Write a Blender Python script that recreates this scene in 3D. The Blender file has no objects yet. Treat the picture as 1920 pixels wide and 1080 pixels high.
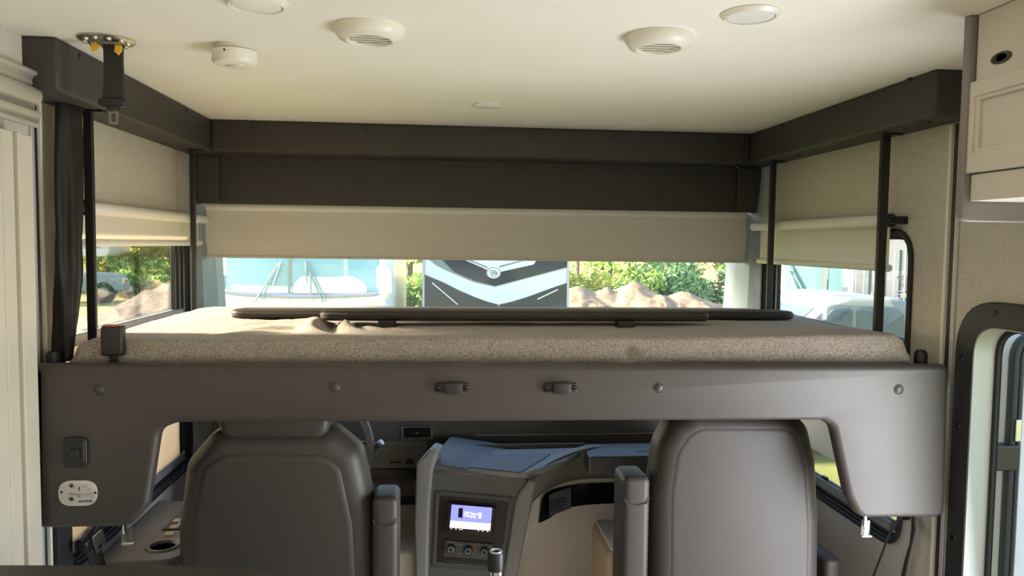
import bpy, bmesh, math, random
from mathutils import Vector, Matrix, noise

random.seed(7)
SC = bpy.context.scene
COL = SC.collection
PI = math.pi

# ------------------------------------------------------------------ camera
FPX = 1400.0                                   # focal length in pixels of the 1920 x 1080 frame
CAM = Vector((0.0, 0.0, 1.62))
YAW, PITCH, ROLL = math.atan(135 / FPX), math.atan(83 / FPX), 0.012
FW = Vector((math.sin(YAW) * math.cos(PITCH), math.cos(YAW) * math.cos(PITCH), -math.sin(PITCH)))
R0 = Vector((math.cos(YAW), -math.sin(YAW), 0))
U0 = R0.cross(FW)
RT = R0 * math.cos(ROLL) + U0 * math.sin(ROLL)
UP = U0 * math.cos(ROLL) - R0 * math.sin(ROLL)
cd = bpy.data.cameras.new('camera')
cd.sensor_width = 36.0
cd.lens = 36.0 * FPX / 1920.0
cd.clip_start = 0.02
cam = bpy.data.objects.new('camera', cd)
COL.objects.link(cam)
cam.matrix_world = Matrix(((RT.x, UP.x, -FW.x, CAM.x), (RT.y, UP.y, -FW.y, CAM.y), (RT.z, UP.z, -FW.z, CAM.z), (0, 0, 0, 1)))
SC.camera = cam

# ------------------------------------------------------------------ world, sun, exposure
SUN_EL, SUN_AZ = 17.0, -4.0                    # light travels to +X and a little to +Y
w = bpy.data.worlds.new('sky')
SC.world = w
w.use_nodes = True
wn = w.node_tree.nodes
wl = w.node_tree.links
wn.clear()
sky = wn.new('ShaderNodeTexSky')
sky.sky_type = 'NISHITA'
sky.sun_disc = False
sky.sun_elevation = math.radians(28)
sky.sun_rotation = math.radians(180 + 90 - SUN_AZ + 0)
sky.air_density = 1.0
sky.dust_density = 2.0
bg = wn.new('ShaderNodeBackground')
bg.inputs['Strength'].default_value = 0.68
wo = wn.new('ShaderNodeOutputWorld')
wl.new(sky.outputs[0], bg.inputs[0])
wl.new(bg.outputs[0], wo.inputs[0])

sd = bpy.data.lights.new('sun', 'SUN')
sd.energy = 39.0
sd.color = (1.0, 0.80, 0.56)
sd.angle = math.radians(8.0)
sun = bpy.data.objects.new('sun', sd)
COL.objects.link(sun)
el, az = math.radians(SUN_EL), math.radians(SUN_AZ)
SDIR = Vector((math.cos(el) * math.cos(az), math.cos(el) * math.sin(az), -math.sin(el)))
sun.rotation_euler = SDIR.to_track_quat('-Z', 'Y').to_euler()
sun.location = (-6, -2, 6)

# area lamps added as fill: in the open door and in invented rear windows
def fill_lamp(name, loc, aim, sx, sy, watts, col):
    d = bpy.data.lights.new(name, 'AREA')
    d.shape = 'RECTANGLE'
    d.size, d.size_y = sx, sy
    d.energy = watts
    d.color = col
    o = bpy.data.objects.new(name, d)
    COL.objects.link(o)
    o.location = loc
    o.rotation_euler = Vector(aim).to_track_quat('-Z', 'Y').to_euler()
    return o
fill_lamp('door_daylight', (1.455, 1.38, 0.72), (-1, 0.0, -0.12), 0.64, 1.24, 27.0, (0.93, 0.95, 1.0))
fill_lamp('window_daylight', (1.40, -1.0, 1.28), (-0.8, 0.5, 0.4), 2.2, 0.85, 9.5, (1.0, 0.95, 0.86))
fill_lamp('window_daylight', (-1.01, -2.9, 1.3), (0.8, 0.5, 0.4), 0.95, 0.75, 5.0, (1.0, 0.93, 0.82))

SC.view_settings.view_transform = 'Standard'
SC.view_settings.look = 'None'
SC.view_settings.gamma = 1.0
SC.view_settings.use_curve_mapping = False
SC.view_settings.exposure = 0.45
try:
    SC.cycles.max_bounces = 10
    SC.cycles.diffuse_bounces = 6
    SC.cycles.transparent_max_bounces = 16
    SC.cycles.use_denoising = True
    SC.cycles.caustics_reflective = False
    SC.cycles.caustics_refractive = False
except Exception:
    pass

# ------------------------------------------------------------------ pixel -> place
def ray(px, py):
    return FW + RT * ((px - 960) / FPX) - UP * ((py - 540) / FPX)
def onX(px, py, X):
    d = ray(px, py); return CAM + d * ((X - CAM.x) / d.x)
def onY(px, py, Y):
    d = ray(px, py); return CAM + d * ((Y - CAM.y) / d.y)
def onZ(px, py, Z):
    d = ray(px, py); return CAM + d * ((Z - CAM.z) / d.z)
def onP(px, py, p0, n):
    d = ray(px, py); return CAM + d * ((p0 - CAM).dot(n) / d.dot(n))

XL, XR, ZC = -1.03, 1.42, 2.092                # left wall, right wall, ceiling
YF = 3.50                                      # windshield foot
GZ = -0.90                                     # ground outside

# ------------------------------------------------------------------ materials
MATS = {}
def mat(name, col=(0.5, 0.5, 0.5), rough=0.6, metal=0.0, spec=0.5, bump=0.0, bscale=60.0, var=0.0, vscale=6.0,
        emit=None, estr=1.0, coat=0.0, sheen=0.0, trans=0.0):
    m = bpy.data.materials.new(name)
    m.use_nodes = True
    nt = m.node_tree
    b = nt.nodes['Principled BSDF']
    b.inputs['Base Color'].default_value = (*col, 1)
    b.inputs['Roughness'].default_value = rough
    b.inputs['Metallic'].default_value = metal
    b.inputs['Specular IOR Level'].default_value = spec
    b.inputs['Coat Weight'].default_value = coat
    b.inputs['Sheen Weight'].default_value = sheen
    tc = nt.nodes.new('ShaderNodeTexCoord')
    if var > 0:
        n = nt.nodes.new('ShaderNodeTexNoise')
        n.inputs['Scale'].default_value = vscale
        n.inputs['Detail'].default_value = 5
        r = nt.nodes.new('ShaderNodeValToRGB')
        r.color_ramp.elements[0].position = 0.32
        r.color_ramp.elements[1].position = 0.68
        r.color_ramp.elements[0].color = (*[c * (1 - var) for c in col], 1)
        r.color_ramp.elements[1].color = (*[min(1, c * (1 + var)) for c in col], 1)
        nt.links.new(tc.outputs['Object'], n.inputs['Vector'])
        nt.links.new(n.outputs['Fac'], r.inputs['Fac'])
        nt.links.new(r.outputs['Color'], b.inputs['Base Color'])
    if bump > 0:
        n2 = nt.nodes.new('ShaderNodeTexNoise')
        n2.inputs['Scale'].default_value = bscale
        n2.inputs['Detail'].default_value = 3
        bp = nt.nodes.new('ShaderNodeBump')
        bp.inputs['Strength'].default_value = bump
        bp.inputs['Distance'].default_value = 0.004
        nt.links.new(tc.outputs['Object'], n2.inputs['Vector'])
        nt.links.new(n2.outputs['Fac'], bp.inputs['Height'])
        nt.links.new(bp.outputs['Normal'], b.inputs['Normal'])
    if emit:
        b.inputs['Emission Color'].default_value = (*emit, 1)
        b.inputs['Emission Strength'].default_value = estr
    if trans > 0:
        tl = nt.nodes.new('ShaderNodeBsdfTranslucent')
        tl.inputs['Color'].default_value = (*col, 1)
        mx = nt.nodes.new('ShaderNodeMixShader')
        mx.inputs[0].default_value = trans
        nt.links.new(b.outputs[0], mx.inputs[1])
        nt.links.new(tl.outputs[0], mx.inputs[2])
        nt.links.new(mx.outputs[0], nt.nodes['Material Output'].inputs[0])
    MATS[name] = m
    return m

def weave(name, col, var, scale, rough=0.9, bump=0.15, axes='YZ'):
    """woven cloth: two crossed streaky noises"""
    m = bpy.data.materials.new(name)
    m.use_nodes = True
    nt = m.node_tree
    b = nt.nodes['Principled BSDF']
    b.inputs['Roughness'].default_value = rough
    b.inputs['Specular IOR Level'].default_value = 0.2
    tc = nt.nodes.new('ShaderNodeTexCoord')
    outs = []
    for k, sc in enumerate(((scale, scale, scale * 0.06), (scale * 0.06, scale * 0.06, scale))):
        mp = nt.nodes.new('ShaderNodeMapping')
        mp.inputs['Scale'].default_value = sc
        n = nt.nodes.new('ShaderNodeTexNoise')
        n.inputs['Scale'].default_value = 1.0
        n.inputs['Detail'].default_value = 2
        nt.links.new(tc.outputs['Object'], mp.inputs[0])
        nt.links.new(mp.outputs[0], n.inputs['Vector'])
        outs.append(n)
    ad = nt.nodes.new('ShaderNodeMath')
    ad.operation = 'ADD'
    nt.links.new(outs[0].outputs['Fac'], ad.inputs[0])
    nt.links.new(outs[1].outputs['Fac'], ad.inputs[1])
    r = nt.nodes.new('ShaderNodeValToRGB')
    r.color_ramp.elements[0].position = 0.30
    r.color_ramp.elements[1].position = 0.70
    r.color_ramp.elements[0].color = (*[c * (1 - var) for c in col], 1)
    r.color_ramp.elements[1].color = (*[min(1, c * (1 + var)) for c in col], 1)
    hf = nt.nodes.new('ShaderNodeMath')
    hf.operation = 'MULTIPLY'
    hf.inputs[1].default_value = 0.5
    nt.links.new(ad.outputs[0], hf.inputs[0])
    nt.links.new(hf.outputs[0], r.inputs['Fac'])
    nt.links.new(r.outputs['Color'], b.inputs['Base Color'])
    bp = nt.nodes.new('ShaderNodeBump')
    bp.inputs['Strength'].default_value = bump
    bp.inputs['Distance'].default_value = 0.002
    nt.links.new(hf.outputs[0], bp.inputs['Height'])
    nt.links.new(bp.outputs['Normal'], b.inputs['Normal'])
    MATS[name] = m
    return m

def glass(name, tint, refl=0.04, haze=0.0, hazecol=(0.7, 0.8, 0.9), power=4.0):
    m = bpy.data.materials.new(name)
    m.use_nodes = True
    nt = m.node_tree
    nt.nodes.remove(nt.nodes['Principled BSDF'])
    t = nt.nodes.new('ShaderNodeBsdfTransparent')
    t.inputs[0].default_value = (*tint, 1)
    g = nt.nodes.new('ShaderNodeBsdfGlossy')
    g.inputs['Roughness'].default_value = 0.0
    lw = nt.nodes.new('ShaderNodeLayerWeight')            # Schlick reflectance, the same from both sides of the pane
    lw.inputs['Blend'].default_value = 0.5
    pw = nt.nodes.new('ShaderNodeMath')
    pw.operation = 'POWER'
    pw.inputs[1].default_value = power
    nt.links.new(lw.outputs['Facing'], pw.inputs[0])
    fr = nt.nodes.new('ShaderNodeMath')
    fr.operation = 'MULTIPLY_ADD'
    fr.inputs[1].default_value = 1.0 - refl
    fr.inputs[2].default_value = refl
    nt.links.new(pw.outputs[0], fr.inputs[0])
    mx = nt.nodes.new('ShaderNodeMixShader')
    nt.links.new(fr.outputs[0], mx.inputs[0])
    nt.links.new(t.outputs[0], mx.inputs[1])
    nt.links.new(g.outputs[0], mx.inputs[2])
    last = mx
    if haze > 0:
        d = nt.nodes.new('ShaderNodeBsdfTranslucent')
        d.inputs[0].default_value = (*hazecol, 1)
        m2 = nt.nodes.new('ShaderNodeMixShader')
        m2.inputs[0].default_value = haze
        nt.links.new(mx.outputs[0], m2.inputs[1])
        nt.links.new(d.outputs[0], m2.inputs[2])
        last = m2
    nt.links.new(last.outputs[0], nt.nodes['Material Output'].inputs[0])
    MATS[name] = m
    return m

def leafmat(name, cols, rough=0.6):
    m = bpy.data.materials.new(name)
    m.use_nodes = True
    nt = m.node_tree
    b = nt.nodes['Principled BSDF']
    b.inputs['Roughness'].default_value = rough
    g = nt.nodes.new('ShaderNodeNewGeometry')
    r = nt.nodes.new('ShaderNodeValToRGB')
    el_ = r.color_ramp.elements
    el_[0].color = (*cols[0], 1)
    el_[1].color = (*cols[-1], 1)
    for k, c in enumerate(cols[1:-1]):
        e = el_.new((k + 1) / (len(cols) - 1))
        e.color = (*c, 1)
    nt.links.new(g.outputs['Random Per Island'], r.inputs['Fac'])
    nt.links.new(r.outputs['Color'], b.inputs['Base Color'])
    tl = nt.nodes.new('ShaderNodeBsdfTranslucent')
    mx = nt.nodes.new('ShaderNodeMixShader')
    mx.inputs[0].default_value = 0.35
    nt.links.new(r.outputs['Color'], tl.inputs[0])
    nt.links.new(b.outputs[0], mx.inputs[1])
    nt.links.new(tl.outputs[0], mx.inputs[2])
    nt.links.new(mx.outputs[0], nt.nodes['Material Output'].inputs[0])
    MATS[name] = m
    return m

mat('ceiling', (0.87, 0.84, 0.76), 0.75, bump=0.03, bscale=25, var=0.02, vscale=3)
weave('wall_fabric', (0.56, 0.52, 0.455), 0.15, 380)
mat('soffit', (0.044, 0.039, 0.034), 0.6, bump=0.12, bscale=500, var=0.06, vscale=40)
mat('leather', (0.053, 0.045, 0.041), 0.45, bump=0.10, bscale=420, var=0.04, vscale=5)
mat('seat_leather', (0.051, 0.043, 0.039), 0.48, bump=0.12, bscale=380, var=0.04, vscale=5)
mat('seat_seam', (0.05, 0.043, 0.038), 0.6)
mat('black_plastic', (0.012, 0.012, 0.013), 0.4)
mat('black_satin', (0.020, 0.018, 0.017), 0.45)
mat('black_metal', (0.016, 0.015, 0.014), 0.38)
mat('black_gloss', (0.006, 0.006, 0.007), 0.12)
mat('rubber', (0.018, 0.018, 0.019), 0.65)
mat('frame_black', (0.022, 0.022, 0.024), 0.45)
mat('curtain', (0.012, 0.010, 0.008), 0.5, spec=0.3, bump=0.2, bscale=40)
mat('board', (0.030, 0.023, 0.018), 0.55, bump=0.15, bscale=300)
mat('cabinet', (0.66, 0.61, 0.53), 0.5, bump=0.03, bscale=40, var=0.03, vscale=8)
mat('cabinet_taupe', (0.23, 0.205, 0.19), 0.5, var=0.03, vscale=8)
mat('fascia', (0.58, 0.54, 0.45), 0.5, var=0.03, vscale=8)
mat('white_plastic', (0.78, 0.75, 0.66), 0.4)
mat('white_smooth', (0.80, 0.77, 0.69), 0.3)
mat('lens', (0.80, 0.80, 0.76), 0.35)
mat('shade_tube', (0.82, 0.79, 0.73), 0.6)
mat('shade_fabric', (0.85, 0.81, 0.75), 0.85, trans=0.25)
mat('shade_lower', (0.80, 0.73, 0.62), 0.85, trans=0.22)
mat('shade_front', (0.71, 0.66, 0.59), 0.85, bump=0.05, bscale=8, trans=0.12)
mat('alu', (0.62, 0.60, 0.57), 0.35, metal=0.9)
mat('alu_white', (0.50, 0.50, 0.49), 0.45, metal=0.2)
mat('pillar_blue', (0.27, 0.33, 0.35), 0.5)
mat('chrome', (0.8, 0.8, 0.8), 0.12, metal=1.0)
mat('zinc', (0.55, 0.54, 0.48), 0.35, metal=1.0)
mat('yellow_clip', (0.80, 0.48, 0.03), 0.5)
mat('orange_red', (0.45, 0.09, 0.03), 0.5)
mat('dash', (0.14, 0.14, 0.14), 0.5, bump=0.2, bscale=600)
mat('dash_mid', (0.27, 0.265, 0.255), 0.45, bump=0.2, bscale=600)
mat('dash_beige', (0.74, 0.68, 0.61), 0.55, bump=0.05, bscale=300)
mat('panel_brown', (0.035, 0.028, 0.024), 0.4)
mat('bezel', (0.10, 0.10, 0.10), 0.5)
mat('wheel_grey', (0.20, 0.20, 0.20), 0.28)
mat('dash_light', (0.36, 0.35, 0.33), 0.5, bump=0.2, bscale=600)
mat('knob', (0.02, 0.02, 0.022), 0.4)
mat('knob_ring', (0.45, 0.45, 0.45), 0.4)
mat('screen_blue', (0.05, 0.05, 0.2), 0.3, emit=(0.30, 0.31, 0.86), estr=1.0)
mat('screen_white', (0.5, 0.5, 0.5), 0.3, emit=(0.95, 0.95, 1.0), estr=1.3)
mat('screen_dark', (0.01, 0.01, 0.02), 0.3)
mat('red_mark', (0.5, 0.05, 0.03), 0.5)
mat('blue_mark', (0.05, 0.22, 0.42), 0.5)
mat('white_mark', (0.75, 0.75, 0.75), 0.5)
mat('plate_metal', (0.62, 0.58, 0.55), 0.45, metal=0.3)
mat('ink', (0.06, 0.055, 0.05), 0.6)
mat('belt', (0.02, 0.019, 0.017), 0.7, bump=0.2, bscale=600)
mat('floor_vinyl', (0.50, 0.43, 0.34), 0.5, var=0.15, vscale=4)
mat('carpet', (0.36, 0.31, 0.25), 0.95, bump=0.4, bscale=300)
mat('door_skin', (0.72, 0.72, 0.78), 0.4)
mat('trim_tan', (0.62, 0.48, 0.33), 0.5)  # tan of the console switches, also the sun painted on the armrest side
# outdoors
mat('rv_white', (0.80, 0.81, 0.82), 0.35, coat=0.2)
mat('rv_cream', (0.80, 0.74, 0.62), 0.35)
mat('rv_black', (0.022, 0.028, 0.040), 0.08)
mat('rv_grey', (0.24, 0.27, 0.26), 0.35)
mat('rv_glass', (0.22, 0.42, 0.52), 0.06, coat=1.0)
mat('rv_blueglass', (0.20, 0.38, 0.42), 0.35, spec=0.2)
mat('rv_seal', (0.32, 0.32, 0.42), 0.5)
mat('wiper', (0.24, 0.34, 0.34), 0.4)
mat('linen', (0.85, 0.86, 0.86), 0.8)
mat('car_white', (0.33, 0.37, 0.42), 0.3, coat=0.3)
mat('car_glass', (0.10, 0.15, 0.19), 0.06, coat=1.0)
mat('tyre', (0.02, 0.02, 0.02), 0.8)
mat('amber', (0.8, 0.22, 0.06), 0.3)
mat('lamp_glass', (0.75, 0.78, 0.8), 0.1)
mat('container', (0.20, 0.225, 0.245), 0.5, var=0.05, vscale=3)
mat('bark', (0.17, 0.13, 0.10), 0.9, bump=0.5, bscale=12, var=0.25, vscale=8)
mat('dirt', (0.30, 0.215, 0.14), 0.95, bump=1.0, bscale=5, var=0.35, vscale=5)
mat('gravel', (0.115, 0.102, 0.092), 0.95, bump=0.7, bscale=9, var=0.30, vscale=8)
mat('grass_ground', (0.26, 0.29, 0.09), 0.95, var=0.35, vscale=0.6, bump=0.3, bscale=6)
mat('gold_field', (0.88, 0.52, 0.12), 0.9, var=0.15, vscale=0.15)
leafmat('leaf_green', [(0.06, 0.14, 0.03), (0.12, 0.24, 0.05), (0.20, 0.34, 0.08), (0.34, 0.42, 0.10)])
leafmat('leaf_dark', [(0.03, 0.055, 0.02), (0.05, 0.085, 0.03), (0.075, 0.11, 0.035)])
leafmat('leaf_yellow', [(0.20, 0.30, 0.05), (0.36, 0.42, 0.07), (0.55, 0.48, 0.08), (0.30, 0.38, 0.08)])
leafmat('leaf_gold', [(0.45, 0.38, 0.07), (0.62, 0.46, 0.08), (0.35, 0.36, 0.07)])
leafmat('leaf_blue', [(0.08, 0.17, 0.07), (0.12, 0.24, 0.11), (0.17, 0.29, 0.13)])
glass('windshield_glass', (0.68, 0.74, 0.76), 0.02, haze=0.02)
glass('side_glass', (0.70, 0.72, 0.72), 0.04, power=3.6)
glass('clear_plastic', (0.86, 0.87, 0.85), 0.10, haze=0.15, hazecol=(0.8, 0.8, 0.76))
glass('room_glass', (0.92, 0.93, 0.93), 0.04)

# heathered mattress cloth
def heather():
    m = bpy.data.materials.new('heather')
    m.use_nodes = True
    nt = m.node_tree
    b = nt.nodes['Principled BSDF']
    b.inputs['Roughness'].default_value = 0.95
    b.inputs['Specular IOR Level'].default_value = 0.15
    b.inputs['Sheen Weight'].default_value = 0.15
    tc = nt.nodes.new('ShaderNodeTexCoord')
    n = nt.nodes.new('ShaderNodeTexNoise')
    n.inputs['Scale'].default_value = 260
    n.inputs['Detail'].default_value = 4
    n.inputs['Roughness'].default_value = 0.75
    r = nt.nodes.new('ShaderNodeValToRGB')
    r.color_ramp.elements[0].position = 0.36
    r.color_ramp.elements[1].position = 0.64
    r.color_ramp.elements[0].color = (0.18, 0.15, 0.13, 1)
    r.color_ramp.elements[1].color = (0.50, 0.44, 0.39, 1)
    bp = nt.nodes.new('ShaderNodeBump')
    bp.inputs['Strength'].default_value = 0.35
    bp.inputs['Distance'].default_value = 0.003
    nt.links.new(tc.outputs['Object'], n.inputs['Vector'])
    nt.links.new(n.outputs['Fac'], r.inputs['Fac'])
    nt.links.new(r.outputs['Color'], b.inputs['Base Color'])
    nt.links.new(n.outputs['Fac'], bp.inputs['Height'])
    nt.links.new(bp.outputs['Normal'], b.inputs['Normal'])
    MATS['heather'] = m
heather()

# ------------------------------------------------------------------ object helpers
ORG = {}
def props(o, label=None, cat=None, group=None, kind=None):
    if label: o['label'] = label
    if cat: o['category'] = cat
    if group: o['group'] = group
    if kind: o['kind'] = kind
    return o

def thing(name, label, cat, loc, group=None, kind=None):
    o = bpy.data.objects.new(name, None)
    o.empty_display_size = 0.05
    COL.objects.link(o)
    o.location = loc
    ORG[o] = Vector(loc)
    return props(o, label, cat, group, kind)

def link(name, me, m, parent=None, smooth=False, label=None, cat=None, group=None, kind=None):
    """one mesh object; vertices come in world space"""
    o = bpy.data.objects.new(name, me)
    COL.objects.link(o)
    if parent is not None:
        org = ORG[parent]
        o.parent = parent
    else:
        vs = [v.co for v in me.vertices]
        org = Vector(((min(v.x for v in vs) + max(v.x for v in vs)) / 2,
                      (min(v.y for v in vs) + max(v.y for v in vs)) / 2, min(v.z for v in vs)))
        o.location = org
    me.transform(Matrix.Translation(-org))
    ORG[o] = org
    me.materials.clear()
    me.materials.append(MATS[m])
    if smooth:
        me.polygons.foreach_set('use_smooth', [True] * len(me.polygons))
        if smooth != 'all':
            try:
                me.set_sharp_from_angle(angle=math.radians(38))
            except Exception:
                pass
    me.update()
    return props(o, label, cat, group, kind)

def from_bm(bm, name='m'):
    bmesh.ops.recalc_face_normals(bm, faces=bm.faces)
    me = bpy.data.meshes.new(name)
    bm.to_mesh(me)
    bm.free()
    return me

def from_pd(vs, fs, recalc=True):
    me = bpy.data.meshes.new('m')
    me.from_pydata([tuple(v) for v in vs], [], fs)
    me.validate()
    if recalc:
        bm = bmesh.new()
        bm.from_mesh(me)
        bmesh.ops.recalc_face_normals(bm, faces=bm.faces)
        bm.to_mesh(me)
        bm.free()
    return me

AX = (Vector((1, 0, 0)), Vector((0, 1, 0)), Vector((0, 0, 1)))
def boxm(c, s, bev=0.0, seg=2, ax=AX):
    """box: centre, full sizes, bevel, axes"""
    bm = bmesh.new()
    bmesh.ops.create_cube(bm, size=1.0)
    bmesh.ops.scale(bm, vec=Vector(s), verts=bm.verts)
    if bev > 0:
        bmesh.ops.bevel(bm, geom=list(bm.edges), offset=min(bev, min(s) * 0.49), segments=seg, profile=0.5, affect='EDGES')
    c = Vector(c)
    for v in bm.verts:
        p = v.co
        v.co = c + ax[0] * p.x + ax[1] * p.y + ax[2] * p.z
    return from_bm(bm)

def box2(lo, hi, bev=0.0, seg=2):
    lo, hi = Vector(lo), Vector(hi)
    return boxm((lo + hi) / 2, [abs(a) for a in (hi - lo)], bev, seg)

def basis_for(d):
    d = d.normalized()
    a = Vector((0, 0, 1)) if abs(d.z) < 0.9 else Vector((1, 0, 0))
    u = d.cross(a).normalized()
    return u, u.cross(d).normalized()

def cylm(p0, p1, r0, r1=None, seg=16, bev=0.0):
    p0, p1 = Vector(p0), Vector(p1)
    r1 = r0 if r1 is None else r1
    d = (p1 - p0)
    L = d.length
    prof = [(0, 0), (r0 - bev, 0), (r0, bev), (r1, L - bev), (r1 - bev, L), (0, L)] if bev > 0 else [(0, 0), (r0, 0), (r1, L), (0, L)]
    return lathem(p0, d.normalized(), prof, seg)

def lathem(o, d, prof, seg=24, squash=1.0, u=None):
    """revolve (radius, height) pairs about axis d through o"""
    o, d = Vector(o), Vector(d).normalized()
    if u is None:
        u, v = basis_for(d)
    else:
        u = Vector(u).normalized(); v = d.cross(u).normalized()
    vs, fs, rows = [], [], []
    for (r, h) in prof:
        if r <= 1e-7:
            rows.append([len(vs)])
            vs.append(o + d * h)
        else:
            row = []
            for k in range(seg):
                a = 2 * PI * k / seg
                row.append(len(vs))
                vs.append(o + d * h + u * (r * math.cos(a)) + v * (r * squash * math.sin(a)))
            rows.append(row)
    for a, b in zip(rows, rows[1:]):
        for k in range(seg):
            k2 = (k + 1) % seg
            if len(a) == 1 and len(b) == 1: continue
            if len(a) == 1: fs.append((a[0], b[k], b[k2]))
            elif len(b) == 1: fs.append((a[k], a[k2], b[0]))
            else: fs.append((a[k], a[k2], b[k2], b[k]))
    return from_pd(vs, fs)

def tubem(path, r, seg=8, closed=False, flat=1.0, nrm=None):
    path = [Vector(p) for p in path]
    n = len(path)
    vs, fs = [], []
    pu = None
    for i, p in enumerate(path):
        if closed: d = path[(i + 1) % n] - path[i - 1]
        else: d = path[min(i + 1, n - 1)] - path[max(i - 1, 0)]
        d.normalize()
        if nrm is not None:
            v = Vector(nrm); v = (v - d * v.dot(d)).normalized(); u = d.cross(v).normalized()
        elif pu is None:
            u, v = basis_for(d)
        else:
            u = (pu - d * pu.dot(d)).normalized(); v = u.cross(d).normalized()
        pu = u
        rr = r[i] if isinstance(r, (list, tuple)) else r
        for k in range(seg):
            a = 2 * PI * k / seg
            vs.append(p + u * (rr * math.cos(a)) + v * (rr * flat * math.sin(a)))
    for i in range(n if closed else n - 1):
        j = (i + 1) % n
        for k in range(seg):
            k2 = (k + 1) % seg
            fs.append((i * seg + k, i * seg + k2, j * seg + k2, j * seg + k))
    if not closed:
        fs.append(tuple(range(seg)))
        fs.append(tuple((n - 1) * seg + k for k in range(seg)))
    return from_pd(vs, fs)

def ribbonm(path, width_dir, wd, th):
    """flat strap along a path"""
    path = [Vector(p) for p in path]
    wv = Vector(width_dir).normalized()
    vs, fs = [], []
    n = len(path)
    for i, p in enumerate(path):
        d = (path[min(i + 1, n - 1)] - path[max(i - 1, 0)]).normalized()
        t = wv.cross(d).normalized()
        ww = wd[i] if isinstance(wd, (list, tuple)) else wd
        for a, b in ((-1, -1), (1, -1), (1, 1), (-1, 1)):
            vs.append(p + wv * (a * ww / 2) + t * (b * th / 2))
    for i in range(n - 1):
        for k in range(4):
            k2 = (k + 1) % 4
            fs.append((i * 4 + k, i * 4 + k2, i * 4 + 4 + k2, i * 4 + 4 + k))
    fs.append((0, 1, 2, 3))
    fs.append(tuple((n - 1) * 4 + k for k in range(4)))
    return from_pd(vs, fs)

def fillet(pts, r, n=6):
    """round the corners of a 2D polygon; r may be a list"""
    out = []
    m = len(pts)
    for i in range(m):
        p = Vector(pts[i]).to_2d(); a = Vector(pts[i - 1]).to_2d(); b = Vector(pts[(i + 1) % m]).to_2d()
        rr = r[i] if isinstance(r, (list, tuple)) else r
        va, vb = a - p, b - p
        la, lb = va.length, vb.length
        if rr <= 1e-6 or la < 1e-9 or lb < 1e-9:
            out.append(p); continue
        va.normalize(); vb.normalize()
        ang = va.angle(vb)
        if ang > PI - 0.03:
            out.append(p); continue
        t = min(rr / math.tan(ang / 2), la * 0.49, lb * 0.49)
        p0, p1 = p + va * t, p + vb * t
        for k in range(n + 1):
            s = k / n
            out.append(p0 * (1 - s) ** 2 + p * 2 * s * (1 - s) + p1 * s * s)
    return out

def rrect(u0, v0, u1, v1, r, n=6):
    return fillet([(u0, v0), (u1, v0), (u1, v1), (u0, v1)], r, n)

def inset_rrect(u0, v0, u1, v1, r, d, n=6):
    return rrect(u0 + d, v0 + d, u1 - d, v1 - d, max(r - d, 0.002), n)

FXZ = (Vector((0, 0, 0)), Vector((1, 0, 0)), Vector((0, 0, 1)), Vector((0, 1, 0)))     # u = x, v = z, thickness to +y
FYZ = (Vector((0, 0, 0)), Vector((0, 1, 0)), Vector((0, 0, 1)), Vector((1, 0, 0)))     # u = y, v = z, thickness to +x
FXY = (Vector((0, 0, 0)), Vector((1, 0, 0)), Vector((0, 1, 0)), Vector((0, 0, 1)))     # u = x, v = y, thickness to +z
def at(frame, off):
    return (frame[0] + Vector(off), frame[1], frame[2], frame[3])

def platem(loops, thick, frame, bev=0.0, res=2):
    """a slab with holes: first loop outside, the others holes"""
    cu = bpy.data.curves.new('c', 'CURVE')
    cu.dimensions = '2D'
    cu.fill_mode = 'BOTH'
    cu.extrude = max(thick / 2 - bev, 0.00005)
    cu.bevel_depth = bev
    cu.bevel_resolution = res
    cu.offset = -bev if bev else 0
    for lp in loops:
        s = cu.splines.new('POLY')
        s.points.add(len(lp) - 1)
        for k, p in enumerate(lp):
            s.points[k].co = (p[0], p[1], 0, 1)
        s.use_cyclic_u = True
    ob = bpy.data.objects.new('c', cu)
    me = bpy.data.meshes.new_from_object(ob)
    bpy.data.objects.remove(ob)
    bpy.data.curves.remove(cu)
    o, u, v, n = frame
    M = Matrix(((u.x, v.x, n.x, o.x), (u.y, v.y, n.y, o.y), (u.z, v.z, n.z, o.z), (0, 0, 0, 1)))
    me.transform(Matrix.Translation((0, 0, thick / 2)))
    me.transform(M)
    bm = bmesh.new()
    bm.from_mesh(me)
    bmesh.ops.remove_doubles(bm, verts=bm.verts, dist=1e-5)
    bmesh.ops.recalc_face_normals(bm, faces=bm.faces)
    bm.to_mesh(me)
    bm.free()
    return me

def textm(s, size, frame, align='LEFT', ext=0.0004, bold=0.0, space=1.0):
    cu = bpy.data.curves.new('t', 'FONT')
    cu.body = s
    cu.size = size
    cu.extrude = ext
    cu.offset = bold
    cu.align_x = align
    cu.space_line = space
    cu.resolution_u = 3
    ob = bpy.data.objects.new('t', cu)
    me = bpy.data.meshes.new_from_object(ob)
    bpy.data.objects.remove(ob)
    o, u, v, n = frame
    M = Matrix(((u.x, v.x, n.x, o.x), (u.y, v.y, n.y, o.y), (u.z, v.z, n.z, o.z), (0, 0, 0, 1)))
    me.transform(M)
    return me

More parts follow.
